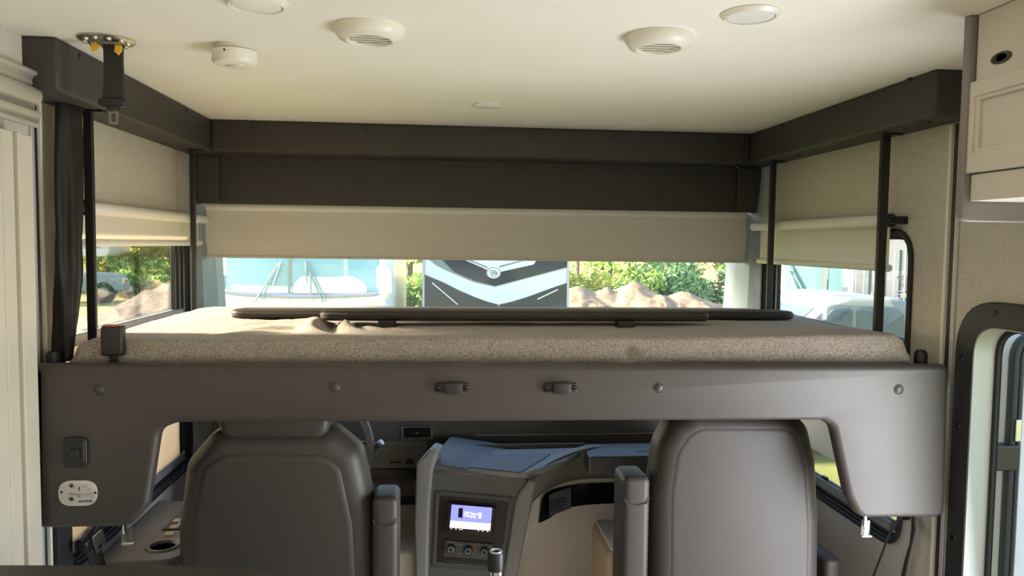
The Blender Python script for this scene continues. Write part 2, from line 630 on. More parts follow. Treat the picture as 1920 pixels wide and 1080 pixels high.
def gridm(rows, thick=0.0, nvec=None):
    """surface through a table of points; optional thickness along nvec"""
    R, C = len(rows), len(rows[0])
    vs = [Vector(p) for r in rows for p in r]
    fs = [(i * C + j, i * C + j + 1, (i + 1) * C + j + 1, (i + 1) * C + j) for i in range(R - 1) for j in range(C - 1)]
    if thick:
        n = len(vs)
        nv = Vector(nvec) * thick
        vs += [v + nv for v in vs[:n]]
        fs += [tuple(n + k for k in reversed(f)) for f in fs[:]]
        for i in range(R - 1):
            for j in (0, C - 1):
                a, b = i * C + j, (i + 1) * C + j
                fs.append((a, b, b + n, a + n))
        for j in range(C - 1):
            for i in (0, R - 1):
                a, b = i * C + j, i * C + j + 1
                fs.append((a, b, b + n, a + n))
    return from_pd(vs, fs)

def catmull(pts, n=6):
    pts = [Vector(p) for p in pts]
    out = []
    for i in range(len(pts) - 1):
        p0, p1, p2, p3 = pts[max(i - 1, 0)], pts[i], pts[i + 1], pts[min(i + 2, len(pts) - 1)]
        for k in range(n):
            t = k / n
            out.append(0.5 * ((2 * p1) + (p2 - p0) * t + (2 * p0 - 5 * p1 + 4 * p2 - p3) * t * t + (3 * p1 - p0 - 3 * p2 + p3) * t ** 3))
    out.append(pts[-1])
    return out

def pxloop(pts, Y):
    """pixel polygon -> (x, z) on the plane y = Y"""
    return [(q.x, q.z) for q in (onY(a, b, Y) for a, b in pts)]

# ================================================================== THE SHELL
WT = 0.05
WY0, WY1, WZ0, WZ1 = 2.135, 3.165, 0.695, 1.668          # cab side window openings
DY0, DY1, DZ1 = 0.98, 1.845, 1.425                      # entry door opening
win_hole = rrect(WY0, WZ0, WY1, WZ1, 0.09)
rearL = [rrect(-3.4, 0.9, -2.4, 1.7, 0.05)]
rearR = [rrect(-2.2, 0.8, 0.2, 1.75, 0.05)]
wall_outer = [(-4.0, 0.0), (YF, 0.0), (YF, ZC), (-4.0, ZC)]
link('wall_left', platem([wall_outer, win_hole] + rearL, WT, at(FYZ, (XL - WT, 0, 0))), 'wall_fabric', kind='structure')
door_hole = fillet([(DY0, 0.02), (DY1, 0.02), (DY1, DZ1), (DY0, DZ1)], [0.0, 0.0, 0.09, 0.09])
link('wall_right', platem([wall_outer, win_hole, door_hole] + rearR, WT, at(FYZ, (XR, 0, 0))), 'wall_fabric', kind='structure')
link('wall_back', platem([[(XL, 0), (XR, 0), (XR, ZC), (XL, ZC)]], WT, at(FXZ, (0, -4.05, 0))), 'wall_fabric', kind='structure')
link('floor', box2((XL - WT, -4.05, -0.06), (XR + WT, YF + 0.05, 0.0)), 'floor_vinyl', kind='structure')
ce = thing('ceiling', None, None, (0.2, 0, ZC), kind='structure')
YS = 2.545
link('ceiling_panel', box2((XL - WT, -4.05, ZC), (XR + WT, YS - 0.0012, ZC + 0.05), 0.001, 1), 'ceiling', ce)
link('ceiling_panel', box2((XL - WT, YS + 0.0012, ZC + 0.0008), (XR + WT, YF + 0.1, ZC + 0.05), 0.001, 1), 'ceiling', ce)
link('seam_backing', box2((XL, YS - 0.02, ZC + 0.05), (XR, YS + 0.02, ZC + 0.06)), 'ceiling', ce)

# below the windshield
link('wall_front', box2((XL, YF - 0.02, 0.0), (XR, YF + 0.03, 0.90)), 'dash_beige', kind='structure')

# cab side windows: rubber frame, track, pane
def cab_window(n, X, s):
    t = thing('window_%d' % n, None, None, (X, (WY0 + WY1) / 2, WZ0), kind='structure')
    x0 = X - 0.012 if s < 0 else X                         # flange stands proud into the room
    lp = lambda d: inset_rrect(WY0, WZ0, WY1, WZ1, 0.09, d)
    xin = X + (0.012 if s < 0 else -0.012)
    a, b = sorted((xin, X))
    link('window_frame', platem([lp(-0.013), lp(0.003)], b - a, at(FYZ, (a, 0, 0)), 0.004), 'rubber', t, True)
    a, b = sorted((X + s * 0.045, X + s * 0.0))
    link('frame_liner', platem([lp(0.001), lp(0.009)], b - a, at(FYZ, (a, 0, 0)), 0.002), 'frame_black', t, True)
    a, b = sorted((X + s * 0.030, X + s * 0.012))
    link('glazing_bead', platem([lp(0.008), lp(0.020)], b - a, at(FYZ, (a, 0, 0)), 0.004), 'rubber', t, True)
    # sliding track along the foot and front post of the window
    link('track', box2((X + s * 0.034, WY0 + 0.06, WZ0 + 0.026), (X + s * 0.004, WY1 - 0.04, WZ0 + 0.060), 0.003), 'dash_mid', t)
    link('track_groove', box2((X + s * 0.020, WY0 + 0.06, WZ0 + 0.058), (X + s * 0.016, WY1 - 0.05, WZ0 + 0.063)), 'black_plastic', t)
    for k in range(3):
        y = WY1 - 0.030 - 0.026 * k
        link('front_post', box2((X + s * 0.036, y - 0.010, WZ0 + 0.03), (X + s * (0.002 + 0.008 * k), y + 0.010, WZ1 - 0.03), 0.003), 'frame_black', t)
    link('pane', box2((X + s * 0.030, WY0 + 0.01, WZ0 + 0.01), (X + s * 0.034, WY1 - 0.01, WZ1 - 0.01)), 'side_glass', t)
    # cream board closing the lower half of the window, below the bunk
    zl = WZ0 + (0.055 if s < 0 else 0.150)
    link('mid_rail', box2((X + s * 0.036, WY0 + 0.012, 1.312), (X + s * 0.004, WY1 - 0.012, 1.342), 0.004), 'dash_mid', t, True)
    link('rail_groove', box2((X + s * 0.016, WY0 + 0.014, 1.340), (X + s * 0.010, WY1 - 0.014, 1.3435)), 'black_plastic', t)
    lb = link('lower_board', box2((X + s * 0.018, WY0 + 0.04, zl), (X + s * 0.010, WY1 - 0.085, 1.31), 0.002), 'shade_lower', t)
    link('board_clip', boxm(onX(352, 850, X + s * 0.008) if s < 0 else onX(1547, 896, X + s * 0.008), (0.012, 0.03, 0.012), 0.002), 'black_plastic', lb)
cab_window(1, XL, -1)
cab_window(2, XR, 1)

# rear windows of the living area, unseen, added behind the camera for fill light
def fill_window(n, loop_args, frame_at, s):
    y0, z0, y1, z1, r = loop_args
    t = thing('window_%d' % n, None, None, (frame_at, (y0 + y1) / 2, z0), kind='structure')
    lp = lambda d: inset_rrect(y0, z0, y1, z1, r, d)
    a, b = sorted((frame_at - s * 0.012, frame_at + s * 0.05))
    link('window_frame', platem([lp(-0.012), lp(0.02)], b - a, at(FYZ, (a, 0, 0))), 'frame_black', t)
    link('pane', box2((frame_at + s * 0.022, y0, z0), (frame_at + s * 0.026, y1, z1)), 'room_glass', t)
fill_window(4, (-3.4, 0.9, -2.4, 1.7, 0.05), XL, -1)
fill_window(5, (-2.2, 0.8, 0.2, 1.75, 0.05), XR, 1)

# windshield: leaning pane, A-pillars, foot seal
t = thing('window_3', None, None, (0.2, YF, 0.9), kind='structure')
WSY = lambda z: YF + 0.02 + (0.93 - z) * 0.06
rows = []
for i in range(7):
    z = 0.92 + (ZC - 0.92) * i / 6
    rows.append([Vector((XL + (XR - XL) * j / 12, WSY(z) + 0.10 * (1 - ((j - 6) / 6) ** 2), z)) for j in range(13)])
link('pane', gridm(rows), 'windshield_glass', t, 'all')
link('foot_seal', tubem([r + Vector((0, -0.01, 0.0)) for r in rows[0]], 0.018), 'rubber', t, True)
for n, (X, s, pxs) in enumerate(((XL, 1, (372, 393)), (XR, -1, (1420, 1397)))):
    # tapered blue-grey pillar trim between side window and windshield
    ya = 3.30
    prof = []
    for z, wdt in ((0.90, 0.120), (1.30, 0.078), (1.60, 0.062), (1.80, 0.060), (ZC, 0.055)):
        prof.append([Vector((X, 3.19, z)), Vector((X + s * wdt * 0.55, 3.24, z)), Vector((X + s * wdt, 3.33, z)), Vector((X + s * wdt, 3.44, z)), Vector((X, 3.47, z))])
    link('trim_%d' % (n + 1), gridm(prof), 'pillar_blue', kind='structure')

# ------------------------------------------------------------------ dark soffit under the ceiling
BZ = 1.968
def soffit(name, label, lo, hi, screws, holes=()):
    t = thing(name, label, 'soffit', ((lo[0] + hi[0]) / 2, (lo[1] + hi[1]) / 2, lo[2]), 'dark soffits around the drop-down bunk')
    link('beam', box2(lo, hi, 0.010, 3), 'soffit', t, True)
    for p, d in screws:
        link('screw_cover', lathem(p, d, [(0.0075, -0.002), (0.0075, 0.002), (0.005, 0.004), (0, 0.004)], 12), 'black_plastic', t, True)
    return t
xl_in, xr_in = -0.897, 1.292
scr = []
for px, py in ((150, 105), (350, 208)):
    p = onX(px, py, xl_in); scr.append((p, (1, 0, 0)))
for px, py in ((88, 192), (310, 268)):
    p = onZ(px, py, BZ); scr.append(((max(p.x, XL + 0.03), p.y, BZ), (0, 0, -1)))
soffit('side_soffit', 'dark brown upholstered soffit along the left wall, above the hanging dark curtain', (XL, 1.875, BZ), (xl_in, 3.225, ZC), scr)
scr = []
for px, py in ((1705, 148), (1465, 236)):
    p = onX(px, py, xr_in); scr.append((p, (-1, 0, 0)))
for px, py in ((1742, 229), (1498, 291)):
    p = onZ(px, py, BZ); scr.append(((min(p.x, XR - 0.03), p.y, BZ), (0, 0, -1)))
soffit('side_soffit', 'dark brown upholstered soffit along the right wall, ending beside the cream cabinet', (xr_in, 1.875, BZ), (XR, 3.225, ZC), scr)
scr = []
for px in (474, 685, 1150, 1352):
    p = onY(px, 238 + (px - 474) * 0.019, 3.05); scr.append(((p.x, 3.05, 2.066), (0, -1, 0)))
soffit('front_soffit', 'long dark brown soffit under the ceiling above the windshield shade', (xl_in, 3.05, BZ), (xr_in, 3.225, ZC), scr)
# recessed header panel under it, with two end blocks
t = thing('windshield_header', 'flat dark header panel between the front soffit and the windshield shade', 'header', (0.2, 3.2, 1.765))
link('panel', box2((XL + 0.11, 3.230, 1.772), (XR - 0.11, 3.25, BZ + 0.06), 0.004), 'soffit', t)
for a, b in ((XL + 0.032, XL + 0.118), (XR - 0.118, XR - 0.032)):
    link('end_block', box2((a, 3.200, 1.772), (b, 3.255, BZ - 0.001), 0.004), 'soffit', t)
link('side_gusset', platem([[(XR - 0.034, 1.968), (XR - 0.003, 1.968), (XR - 0.028, 1.77), (XR - 0.034, 1.77)]], 0.05, at(FXZ, (0, 3.205, 0)), 0.002), 'soffit', t)
link('side_gusset', platem([[(XL + 0.034, 1.968), (XL + 0.003, 1.968), (XL + 0.028, 1.77), (XL + 0.034, 1.77)]], 0.05, at(FXZ, (0, 3.205, 0)), 0.002), 'soffit', t)

# ------------------------------------------------------------------ wall trims
for n, (X, s) in enumerate(((XL, 1), (XR, -1))):
    y = 2.035 if s > 0 else 1.965
    t = thing('trim_%d' % (n + 3), None, None, (X, y, 0.0), kind='structure')
    for dy, wd, h, m in ((-0.028, 0.014, 0.007, 'alu_white'), (-0.008, 0.018, 0.003, 'frame_black'), (0.012, 0.010, 0.008, 'white_plastic')):
        a, b = sorted((X, X + s * h))
        link('trim_strip', box2((a, y + dy - wd / 2, 0.0), (b, y + dy + wd / 2, BZ - 0.001), 0.0015, 1), m, t)
p0 = onX(95, 1000, XL); p1 = onX(123, 1000, XL)
link('trim_5', box2((XL, p0.y, 0.0), (XL + 0.02, p1.y, 1.28), 0.004), 'frame_black', kind='structure')

# ================================================================== BUNK
PY = 1.90
bunk = thing('bunk_bed', 'drop-down bunk front panel in taupe leather with two cut-out legs, above the cab seats', 'bunk', (0.2, 1.92, 0.88))
pts = [(62, 683), (1783, 685), (1774, 972), (1612, 973), (1590, 930), (1562, 800), (1545, 789), (330, 794), (298, 806), (276, 950), (240, 990), (66, 993)]
loop = fillet(pxloop(pts, PY), [0.012, 0.02, 0.03, 0.05, 0.04, 0.05, 0.03, 0.05, 0.06, 0.05, 0.05, 0.02], 8)
panel = link('front_panel', platem([loop], 0.045, at(FXZ, (0, PY, 0)), 0.018, 5), 'leather', bunk, True)
# platform under the mattress
link('platform', box2((XL + 0.075, PY + 0.046, 1.235), (XR - 0.075, 3.06, 1.285), 0.004), 'soffit', bunk)
for px, py in ((187, 731), (628, 726), (1235, 727), (1685, 730)):
    p = onY(px, py, PY)
    b = link('button', lathem((p.x, PY + 0.004, p.z), (0, -1, 0), [(0.0125, 0), (0.012, 0.004), (0.008, 0.0075), (0, 0.009)], 16), 'leather', bunk, True)
    link('button_rim', tubem([(p.x + 0.0135 * math.cos(a), PY + 0.0005, p.z + 0.0135 * math.sin(a)) for a in [2 * PI * k / 18 for k in range(18)]], 0.0016, 6, True), 'seat_seam', b, True)
for px in (847, 1050):
    p = onY(px, 726, PY)
    k = link('strap_bracket', boxm((p.x, PY - 0.004, p.z), (0.086, 0.008, 0.024), 0.004), 'black_plastic', bunk, True)
    link('strap_loop', boxm((p.x + 0.002, PY - 0.014, p.z), (0.046, 0.016, 0.030), 0.006), 'black_satin', k, True)
    link('loop_edge', boxm((p.x + 0.024, PY - 0.013, p.z), (0.0025, 0.016, 0.028), 0.001), 'bezel', k)
    for s in (-1, 1):
        link('screw', lathem((p.x + s * 0.036, PY - 0.008, p.z), (0, -1, 0), [(0.007, 0), (0.006, 0.003), (0, 0.005)], 12), 'black_gloss', k, True)
# rocker switch
a, b = onY(121, 819, PY), onY(166, 875, PY)
sw = link('rocker_switch', platem([rrect(a.x, b.z, b.x, a.z, 0.013)], 0.010, at(FXZ, (0, PY - 0.010, 0)), 0.004, 3), 'black_plastic', bunk, True)
cx, cz = (a.x + b.x) / 2, (a.z + b.z) / 2
link('rocker', boxm((cx + 0.001, PY - 0.012, cz - 0.004), (0.020, 0.010, 0.028), 0.003, 2, (AX[0], Vector((0, 0.99, 0.12)), Vector((0, -0.12, 0.99)))), 'black_satin', sw, True)
link('rim_light_edge', boxm((b.x - 0.006, PY - 0.0105, cz + 0.002), (0.0015, 0.0015, 0.05), 0.0005, 1), 'bezel', sw)
# lift control plate with key
a, b = onY(110, 901, PY), onY(184, 947, PY)
cx, cz, hw, hh = (a.x + b.x) / 2, (a.z + b.z) / 2, (b.x - a.x) / 2, (a.z - b.z) / 2
cp = link('control_plate', platem([rrect(cx - hw, cz - hh, cx + hw, cz + hh, hh * 0.98, 10)], 0.004, at(FXZ, (0, PY - 0.004, 0)), 0.001, 1), 'plate_metal', bunk, True)
cp['label'] = 'oval metal control plate with a key switch'
PF = lambda px, py: onY(px, py, PY - 0.0045)
for px, py in ((134, 911), (134, 936)):
    p = PF(px, py)
    link('button_ring', tubem([(p.x + 0.0062 * math.cos(k), PY - 0.0045, p.z + 0.0062 * math.sin(k)) for k in [2 * PI * j / 16 for j in range(16)]], 0.0011, 6, True), 'zinc', cp, True)
    link('push_button', lathem((p.x, PY - 0.004, p.z), (0, -1, 0), [(0.0038, 0), (0.003, 0.003), (0, 0.0035)], 12), 'black_plastic', cp, True)
for px, py in ((115, 923), (179, 924)):
    p = PF(px, py)
    link('screw', lathem((p.x, PY - 0.004, p.z), (0, -1, 0), [(0.003, 0), (0.0025, 0.002), (0, 0.002)], 10), 'black_plastic', cp, True)
for (a0, b0) in (((148, 913), (148, 920)), ((148, 930), (148, 932.5))):
    p, q = PF(*a0), PF(*b0)
    link('marking', box2((p.x - 0.0014, PY - 0.0046, q.z), (p.x + 0.0014, PY - 0.0036, p.z)), 'ink', cp)
p = PF(146.3, 942.2)
link('lettering', textm('euroloft', 0.0105, (Vector((p.x, PY - 0.0044, p.z)), Vector((1, 0, 0)), Vector((0, 0, 1)), Vector((0, -1, 0)))), 'ink', cp)
p, q, r_ = PF(132, 924), PF(160, 926), PF(163, 913)
ky = link('key', tubem([(p.x, PY - 0.012, p.z), ((p.x + q.x) / 2, PY - 0.014, p.z - 0.002), (q.x, PY - 0.010, q.z)], [0.0055, 0.0045, 0.003], 8, flat=0.4), 'chrome', cp, True)
link('key_ring', tubem([(r_.x + 0.008 * math.cos(k), PY - 0.008, r_.z + 0.006 * math.sin(k)) for k in [2 * PI * j / 20 for j in range(20)]], 0.0012, 6, True), 'chrome', ky, True)
r2 = PF(173, 928)
link('key_ring', tubem([(r2.x + 0.0055 * math.cos(k), PY - 0.007, r2.z + 0.006 * math.sin(k)) for k in [2 * PI * j / 20 for j in range(20)]], 0.001, 6, True), 'zinc', ky, True)
# small black corner hooks on top of the panel
for px, py, nm in ((100, 673, 0), (1726, 675, 1)):
    p = onY(px, py, PY + 0.10)
    link('corner_bolt', lathem((p.x, PY + 0.10, 1.285), (0, 0, 1), [(0.018, 0), (0.018, 0.035), (0.012, 0.046), (0, 0.048)], 14), 'black_plastic', bunk, True)

# lift bars from soffit to platform
bars = [(167, 300, -0.953, 'left wall, beside the hanging curtain', 0.0125), (362, 400, -0.955, 'left wall, near the windshield pillar', 0.0105),
        (1658, 320, 1.343, 'right wall, in front of the side shade bracket', 0.0150), (1447, 400, 1.343, 'right wall, near the windshield pillar', 0.0125)]
for px, py, X, where, hw in bars:
    p = onX(px, py, X)
    t = thing('lift_bar', 'black vertical bunk lift bar at the ' + where, 'bar', (X, p.y, 1.285), 'four bunk lift bars')
    link('bar', box2((X - hw, p.y - 0.006, 1.285), (X + hw, p.y + 0.006, BZ), 0.003), 'black_metal', t)
    link('socket', boxm((X + (0.018 if X > 0 else 0.012), p.y, BZ - 0.003), (hw * 2 + 0.035, 0.026, 0.006), 0.002), 'black_plastic', t)

# ------------------------------------------------------------------ mattress
def smooth(a, b, x):
    t_ = max(0.0, min(1.0, (x - a) / (b - a))); return t_ * t_ * (3 - 2 * t_)
MX0, MX1, MY0, MY1, MZ0 = -0.935, 1.322, PY + 0.086, 3.06, 1.288
def mattress_top(x, y):
    z = 1.366 + 0.012 * smooth(0.5, 1.3, x) * smooth(2.5, 1.95, y) - 0.006 * smooth(0.1, -0.6, x) * smooth(2.5, 1.95, y)
    # creases in the cover, near the left of the boards
    for cx, cy, a, ln, wd, h in ((-0.37, 2.25, -1.25, 0.17, 0.026, 0.026), (-0.28, 2.25, -0.95, 0.15, 0.020, 0.022), (-0.20, 2.19, -0.40, 0.15, 0.016, 0.014),
                                 (-0.47, 2.22, 0.55, 0.13, 0.018, 0.012), (-0.45, 2.36, 0.15, 0.20, 0.018, 0.012), (-0.10, 2.17, -0.25, 0.14, 0.014, 0.010),
                                 (-0.52, 2.12, 0.45, 0.12, 0.016, 0.009), (-0.62, 2.44, 0.05, 0.25, 0.012, 0.005)):
        dx, dy = x - cx, y - cy
        u = dx * math.cos(a) + dy * math.sin(a); v = -dx * math.sin(a) + dy * math.cos(a)
        v += 0.02 * math.sin(u * 22)
        z += h * math.exp(-(u / ln) ** 2 * 2.2) * (math.exp(-(v / wd) ** 2) - 0.45 * math.exp(-((v - wd * 1.7) / wd) ** 2))
    z += 0.0025 * noise.noise(Vector((x * 7, y * 7, 0))) + 0.0012 * noise.noise(Vector((x * 22, y * 22, 3)))
    return z
NX, NY = 190, 110
ER = 0.045
vs, fs = [], []
def rim(t_, L, r):   # distance from the rim
    return min(t_, L - t_)
for j in range(NY + 1):
    for i in range(NX + 1):
        x = MX0 + (MX1 - MX0) * i / NX
        y = MY0 + (MY1 - MY0) * (j / NY) ** 1.25
        # plan with rounded far corners
        rc = 0.20
        for cx_, sx in ((MX0 + rc, -1), (MX1 - rc, 1)):
            if (x - cx_) * sx > 0 and y > MY1 - rc:
                dx, dy = (x - cx_), (y - (MY1 - rc))
                m_ = max(abs(dx), abs(dy)); l_ = math.hypot(dx, dy)
                if l_ > 1e-6:
                    x = cx_ + dx * m_ / l_; y = MY1 - rc + dy * m_ / l_
        fx = i / NX; fy = j / NY
        d_side = min(fx, 1 - fx) * (MX1 - MX0); d_far = (MY1 - y) if fy > 0.5 else 9; d_near = y - MY0
        if fy > 0.5: d_far = (1 - fy) * (MY1 - MY0)
        z = mattress_top(x, y)
        for d_, rr in ((d_side, 0.05), (d_far, 0.06), (d_near, 0.022)):
            if d_ < rr:
                q = 1 - d_ / rr
                z -= (rr * 0.9) * (1 - math.sqrt(max(0, 1 - q * q)))
        vs.append(Vector((x, y, z)))
W1 = NX + 1
for j in range(NY):
    for i in range(NX):
        fs.append((j * W1 + i, j * W1 + i + 1, (j + 1) * W1 + i + 1, (j + 1) * W1 + i))
# skirts
ring = [i for i in range(W1)] + [j * W1 + NX for j in range(1, NY + 1)] + [NY * W1 + i for i in range(NX - 1, -1, -1)] + [j * W1 for j in range(NY - 1, 0, -1)]
prev = ring
for lv in range(1, 6):
    cur = []
    for k, r_i in enumerate(ring):
        p = vs[r_i]
        z = p.z + (MZ0 - p.z) * lv / 5
        bul = 0.010 * math.sin(PI * lv / 5)
        x, y = p.x, p.y
        if k <= NX:
            y -= bul
            # a pinch in the front face of the cover
            pin = math.exp(-((x - 0.515) / 0.022) ** 2) * 0.9
            y += pin * 0.026 * math.sin(PI * min(1, lv / 4.0)) + 0.004 * noise.noise(Vector((x * 14, lv * 0.5, 1)))
        elif k <= NX + NY: x += bul
        elif k <= 2 * NX + NY: y += bul
        else: x -= bul
        cur.append(len(vs)); vs.append(Vector((x, y, z)))
    n_ = len(ring)
    for k in range(n_):
        fs.append((prev[k], prev[(k + 1) % n_], cur[(k + 1) % n_], cur[k]))
    prev = cur
fs.append(tuple(prev))
link('mattress', from_pd(vs, fs), 'heather', smooth='all', label='thin heathered tan mattress with a creased cover lying on the drop-down bunk', cat='mattress')

# ------------------------------------------------------------------ two padded boards lying on the mattress
def board(label, px0, px1, pyb, Yn, depth, th, lift):
    zb = 1.369 + lift
    a = onY(px0, pyb, Yn); b = onY(px1, pyb, Yn)
    t = thing('padded_board', label, 'board', ((a.x + b.x) / 2, Yn + depth / 2, zb - lift), 'dark padded boards on the mattress')
    # outline in plan: rounded near corners, thickness up
    lp = fillet([(a.x, Yn), (b.x, Yn), (b.x - 0.03, Yn + depth), (a.x + 0.03, Yn + depth)], [0.05, 0.05, 0.03, 0.03], 6)
    link('pad', platem([lp], th, at(FXY, (0, 0, zb)), min(0.016, th * 0.42), 4), 'board', t, True)
    link('piping', tubem([(p[0], p[1], zb + th * 0.62) for p in inset2(lp, -0.001)], 0.0022, 6, True), 'seat_seam', t, True)
    return t, a, b, zb
def inset2(lp, d):
    c = Vector((sum(p[0] for p in lp) / len(lp), sum(p[1] for p in lp) / len(lp)))
    return [(p[0] + (d if p[0] < c.x else -d) * 0, p[1]) for p in lp]
t1, a, b, zb = board('longer dark padded board lying on the mattress behind the shorter one', 422, 1500, 600, 2.46, 0.11, 0.028, 0.000)
t2, a2, b2, zb2 = board('shorter dark padded board with block feet lying on the mattress in front', 590, 1341, 606, 2.275, 0.11, 0.030, 0.012)
for px in (727, 1167):
    p = onY(px, 610, 2.30)
    link('foot', box2((p.x - 0.026, 2.246, 1.360), (p.x + 0.026, 2.30, zb2 + 0.004), 0.003), 'black_plastic', t2)
link('torn_edge', tubem([(a2.x + 0.030, 2.2745, zb2 + 0.020), (a2.x + 0.05, 2.2735, zb2 + 0.024), (a2.x + 0.10, 2.2735, zb2 + 0.021)], 0.0012, 6), 'cabinet_taupe', t2)

# ------------------------------------------------------------------ safety belt buckle standing on the panel edge
a, b = onY(187, 612, PY + 0.05), onY(229, 668, PY + 0.05)
t = thing('belt_buckle', 'upright black belt buckle with a red release button at the left of the mattress', 'buckle', ((a.x + b.x) / 2, PY + 0.06, 1.286))
link('housing', box2((a.x, PY + 0.050, b.z), (b.x, PY + 0.080, a.z), 0.006, 3), 'black_satin', t, True)
link('release_button', box2((a.x + 0.005, PY + 0.053, a.z - 0.004), (b.x - 0.014, PY + 0.072, a.z + 0.003), 0.002), 'orange_red', t, True)
link('stalk', box2(((a.x + b.x) / 2 - 0.010, PY + 0.058, 1.286), ((a.x + b.x) / 2 + 0.010, PY + 0.066, b.z + 0.004), 0.002), 'belt', t)
# clear belt tongues hanging under both panel legs
for px, py, lab in ((238, 1004, 'clear plastic belt tongue hanging under the left leg of the bunk panel'), (1623, 990, 'clear plastic belt tongue hanging under the right leg of the bunk panel')):
    p = onY(px, py, PY + 0.022)
    t = thing('belt_tongue', lab, 'tongue', (p.x, PY + 0.022, p.z - 0.025), 'clear belt tongues under the bunk panel')
    link('sleeve', boxm((p.x, PY + 0.022, p.z), (0.024, 0.008, 0.046), 0.003), 'clear_plastic', t, True)
    link('pin', boxm((p.x - 0.004, PY + 0.020, p.z + 0.030), (0.010, 0.006, 0.050), 0.002), 'chrome', t, True)
    link('foot_plate', boxm((p.x + 0.002, PY + 0.022, p.z - 0.022), (0.029, 0.012, 0.004), 0.001), 'chrome', t)

# ================================================================== SHADES
def side_shade(n, X, s, px_near, px_far, py_roll, zbot, label, overhang):
    ya = onX(px_near, py_roll[0], X - s * 0.045).y
    yb = onX(px_far, py_roll[1], X - s * 0.045).y
    xr = X - s * 0.040
    zr = 1.706
    t = thing('roller_shade', label, 'shade', (xr, (ya + yb) / 2, zbot), 'roller shades in the cab')
    split = onX(366 if s < 0 else 1445, 410, xr).y
    link('roller', cylm((xr, ya, zr), (xr, split - 0.004, zr), 0.019, seg=20, bev=0.003), 'shade_tube', t, True)
    link('roller_end', cylm((xr, split, zr), (xr, yb, zr), 0.0175, seg=20, bev=0.008), 'shade_tube', t, True)
    link('fabric', box2((xr + s * 0.014 - 0.0006, ya + 0.015, zbot + 0.01), (xr + s * 0.014 + 0.0006, yb - 0.05, zr)), 'shade_fabric', t)
    link('bottom_rail', cylm((xr + s * 0.012, ya + 0.005, zbot + 0.010), (xr + s * 0.012, yb - 0.04, zbot + 0.010), 0.0115, seg=14, bev=0.003), 'shade_tube', t, True)
    for y in (ya - 0.006,):
        link('bracket', lathem((xr, y + 0.006, zr), (0, -1, 0), [(0.021, 0), (0.021, 0.010), (0.013, 0.014), (0.010, 0.028), (0, 0.028)], 18), 'black_plastic', t, True)
        link('bracket_arm', box2(sorted2(xr, X - s * 0.0), y - 0.030, zr - 0.012, y - 0.008, zr + 0.012), 'black_plastic', t)
    return t
def sorted2(a, b):
    return (min(a, b), max(a, b))
_b2 = box2
def box2(lo, *rest, **k):
    """box2(lo, hi, bevel, seg) or box2((x0, x1), y0, z0, y1, z1)"""
    if len(lo) == 2:
        y0, z0, y1, z1 = rest
        return _b2((lo[0], y0, z0), (lo[1], y1, z1), 0.003)
    return _b2(lo, *rest, **k)
tl = side_shade(1, XL, -1, 163, 389, (392, 413), 1.598, 'cream roller shade pulled partly down over the left side window', 0)
tr = side_shade(2, XR, 1, 1664, 1410, (411, 425), 1.548, 'cream roller shade pulled partly down over the right side window', 0)
link('pull_clip', boxm(onX(265, 393, XL + 0.03), (0.01, 0.03, 0.008), 0.003), 'black_plastic', tl)

t = thing('roller_shade', 'wide beige roller shade pulled partly down across the windshield', 'shade', (0.19, 3.285, 1.55), 'roller shades in the cab')
x0, x1 = onY(384, 392, 3.285).x, onY(1402, 402, 3.285).x
link('roller', cylm((x0, 3.285, 1.7595), (x1, 3.285, 1.7595), 0.017, seg=20, bev=0.002), 'shade_tube', t, True)
rows = []
for i in range(13):
    f_ = i / 12
    z = 1.7595 - (1.7595 - 1.546) * f_
    yy = 3.273 + 0.004 * math.sin(f_ * 9.5) - 0.010 * math.exp(-((f_ - 0.66) / 0.05) ** 2) * 0.7
    rows.append([Vector((x0 + 0.004 + (x1 - x0 - 0.008) * j / 24, yy + 0.0012 * math.sin(j * 1.3 + i), z)) for j in range(25)])
link('fabric', gridm(rows, 0.0015, (0, 1, 0)), 'shade_front', t, True)
link('hem_bar', box2((x0 + 0.002, 3.267, 1.5455), (x1 - 0.002, 3.277, 1.555), 0.002), 'shade_front', t)
for x, s in ((x0, -1), (x1, 1)):
    link('bracket', box2((x - 0.012 if s < 0 else x, 3.271, 1.738), (x if s < 0 else x + 0.012, 3.299, 1.770), 0.003), 'black_plastic', t)

# ------------------------------------------------------------------ bunched dark curtain by the left wall
rows = []
NS = 28
for i in range(49):
    f_ = i / 48
    py = 200 + 476 * f_
    wob = 4 * math.sin(f_ * 9 + 0.4) * f_
    l_ = 107 + 1.0 * math.sin(f_ * 7); r_ = 150 + 5 * math.sin(f_ * 6.5 - 1.2) + (6 * math.exp(-((f_ - 0.66) / 0.09) ** 2)) - 16 * smooth(0.80, 1.0, f_)
    if i == 0: r_ += 6
    pl, pr = onX(l_, py, -0.982), onX(r_ + wob * 0.2, py, -0.968)
    c = (pl + pr) / 2
    hw_y = abs(pr.y - pl.y) / 2
    row = []
    for k in range(NS):
        a_ = 2 * PI * k / NS
        rr = 1 + 0.16 * math.sin(3 * a_ + f_ * 3 + 0.5) + 0.10 * math.sin(5 * a_ - f_ * 5) + 0.05 * noise.noise(Vector((a_, f_ * 8, 0)))
        row.append(Vector((max(XL + 0.012, c.x + 0.024 * rr * math.cos(a_)), c.y + hw_y * rr * math.sin(a_) * 0.95, c.z)))
    row.append(row[0].copy())
    rows.append(row)
t = thing('cab_curtain', 'dark brown privacy curtain bunched against the left wall', 'curtain', (-0.97, rows[-1][0].y, rows[-1][0].z))
me = gridm(rows)
cur = link('curtain_cloth', me, 'curtain', t, 'all')
link('hem', tubem([rows[k][int(NS * 0.30)] + Vector((0.002, 0.002, 0)) for k in range(0, 49, 3)], 0.003, 6), 'board', t, True)

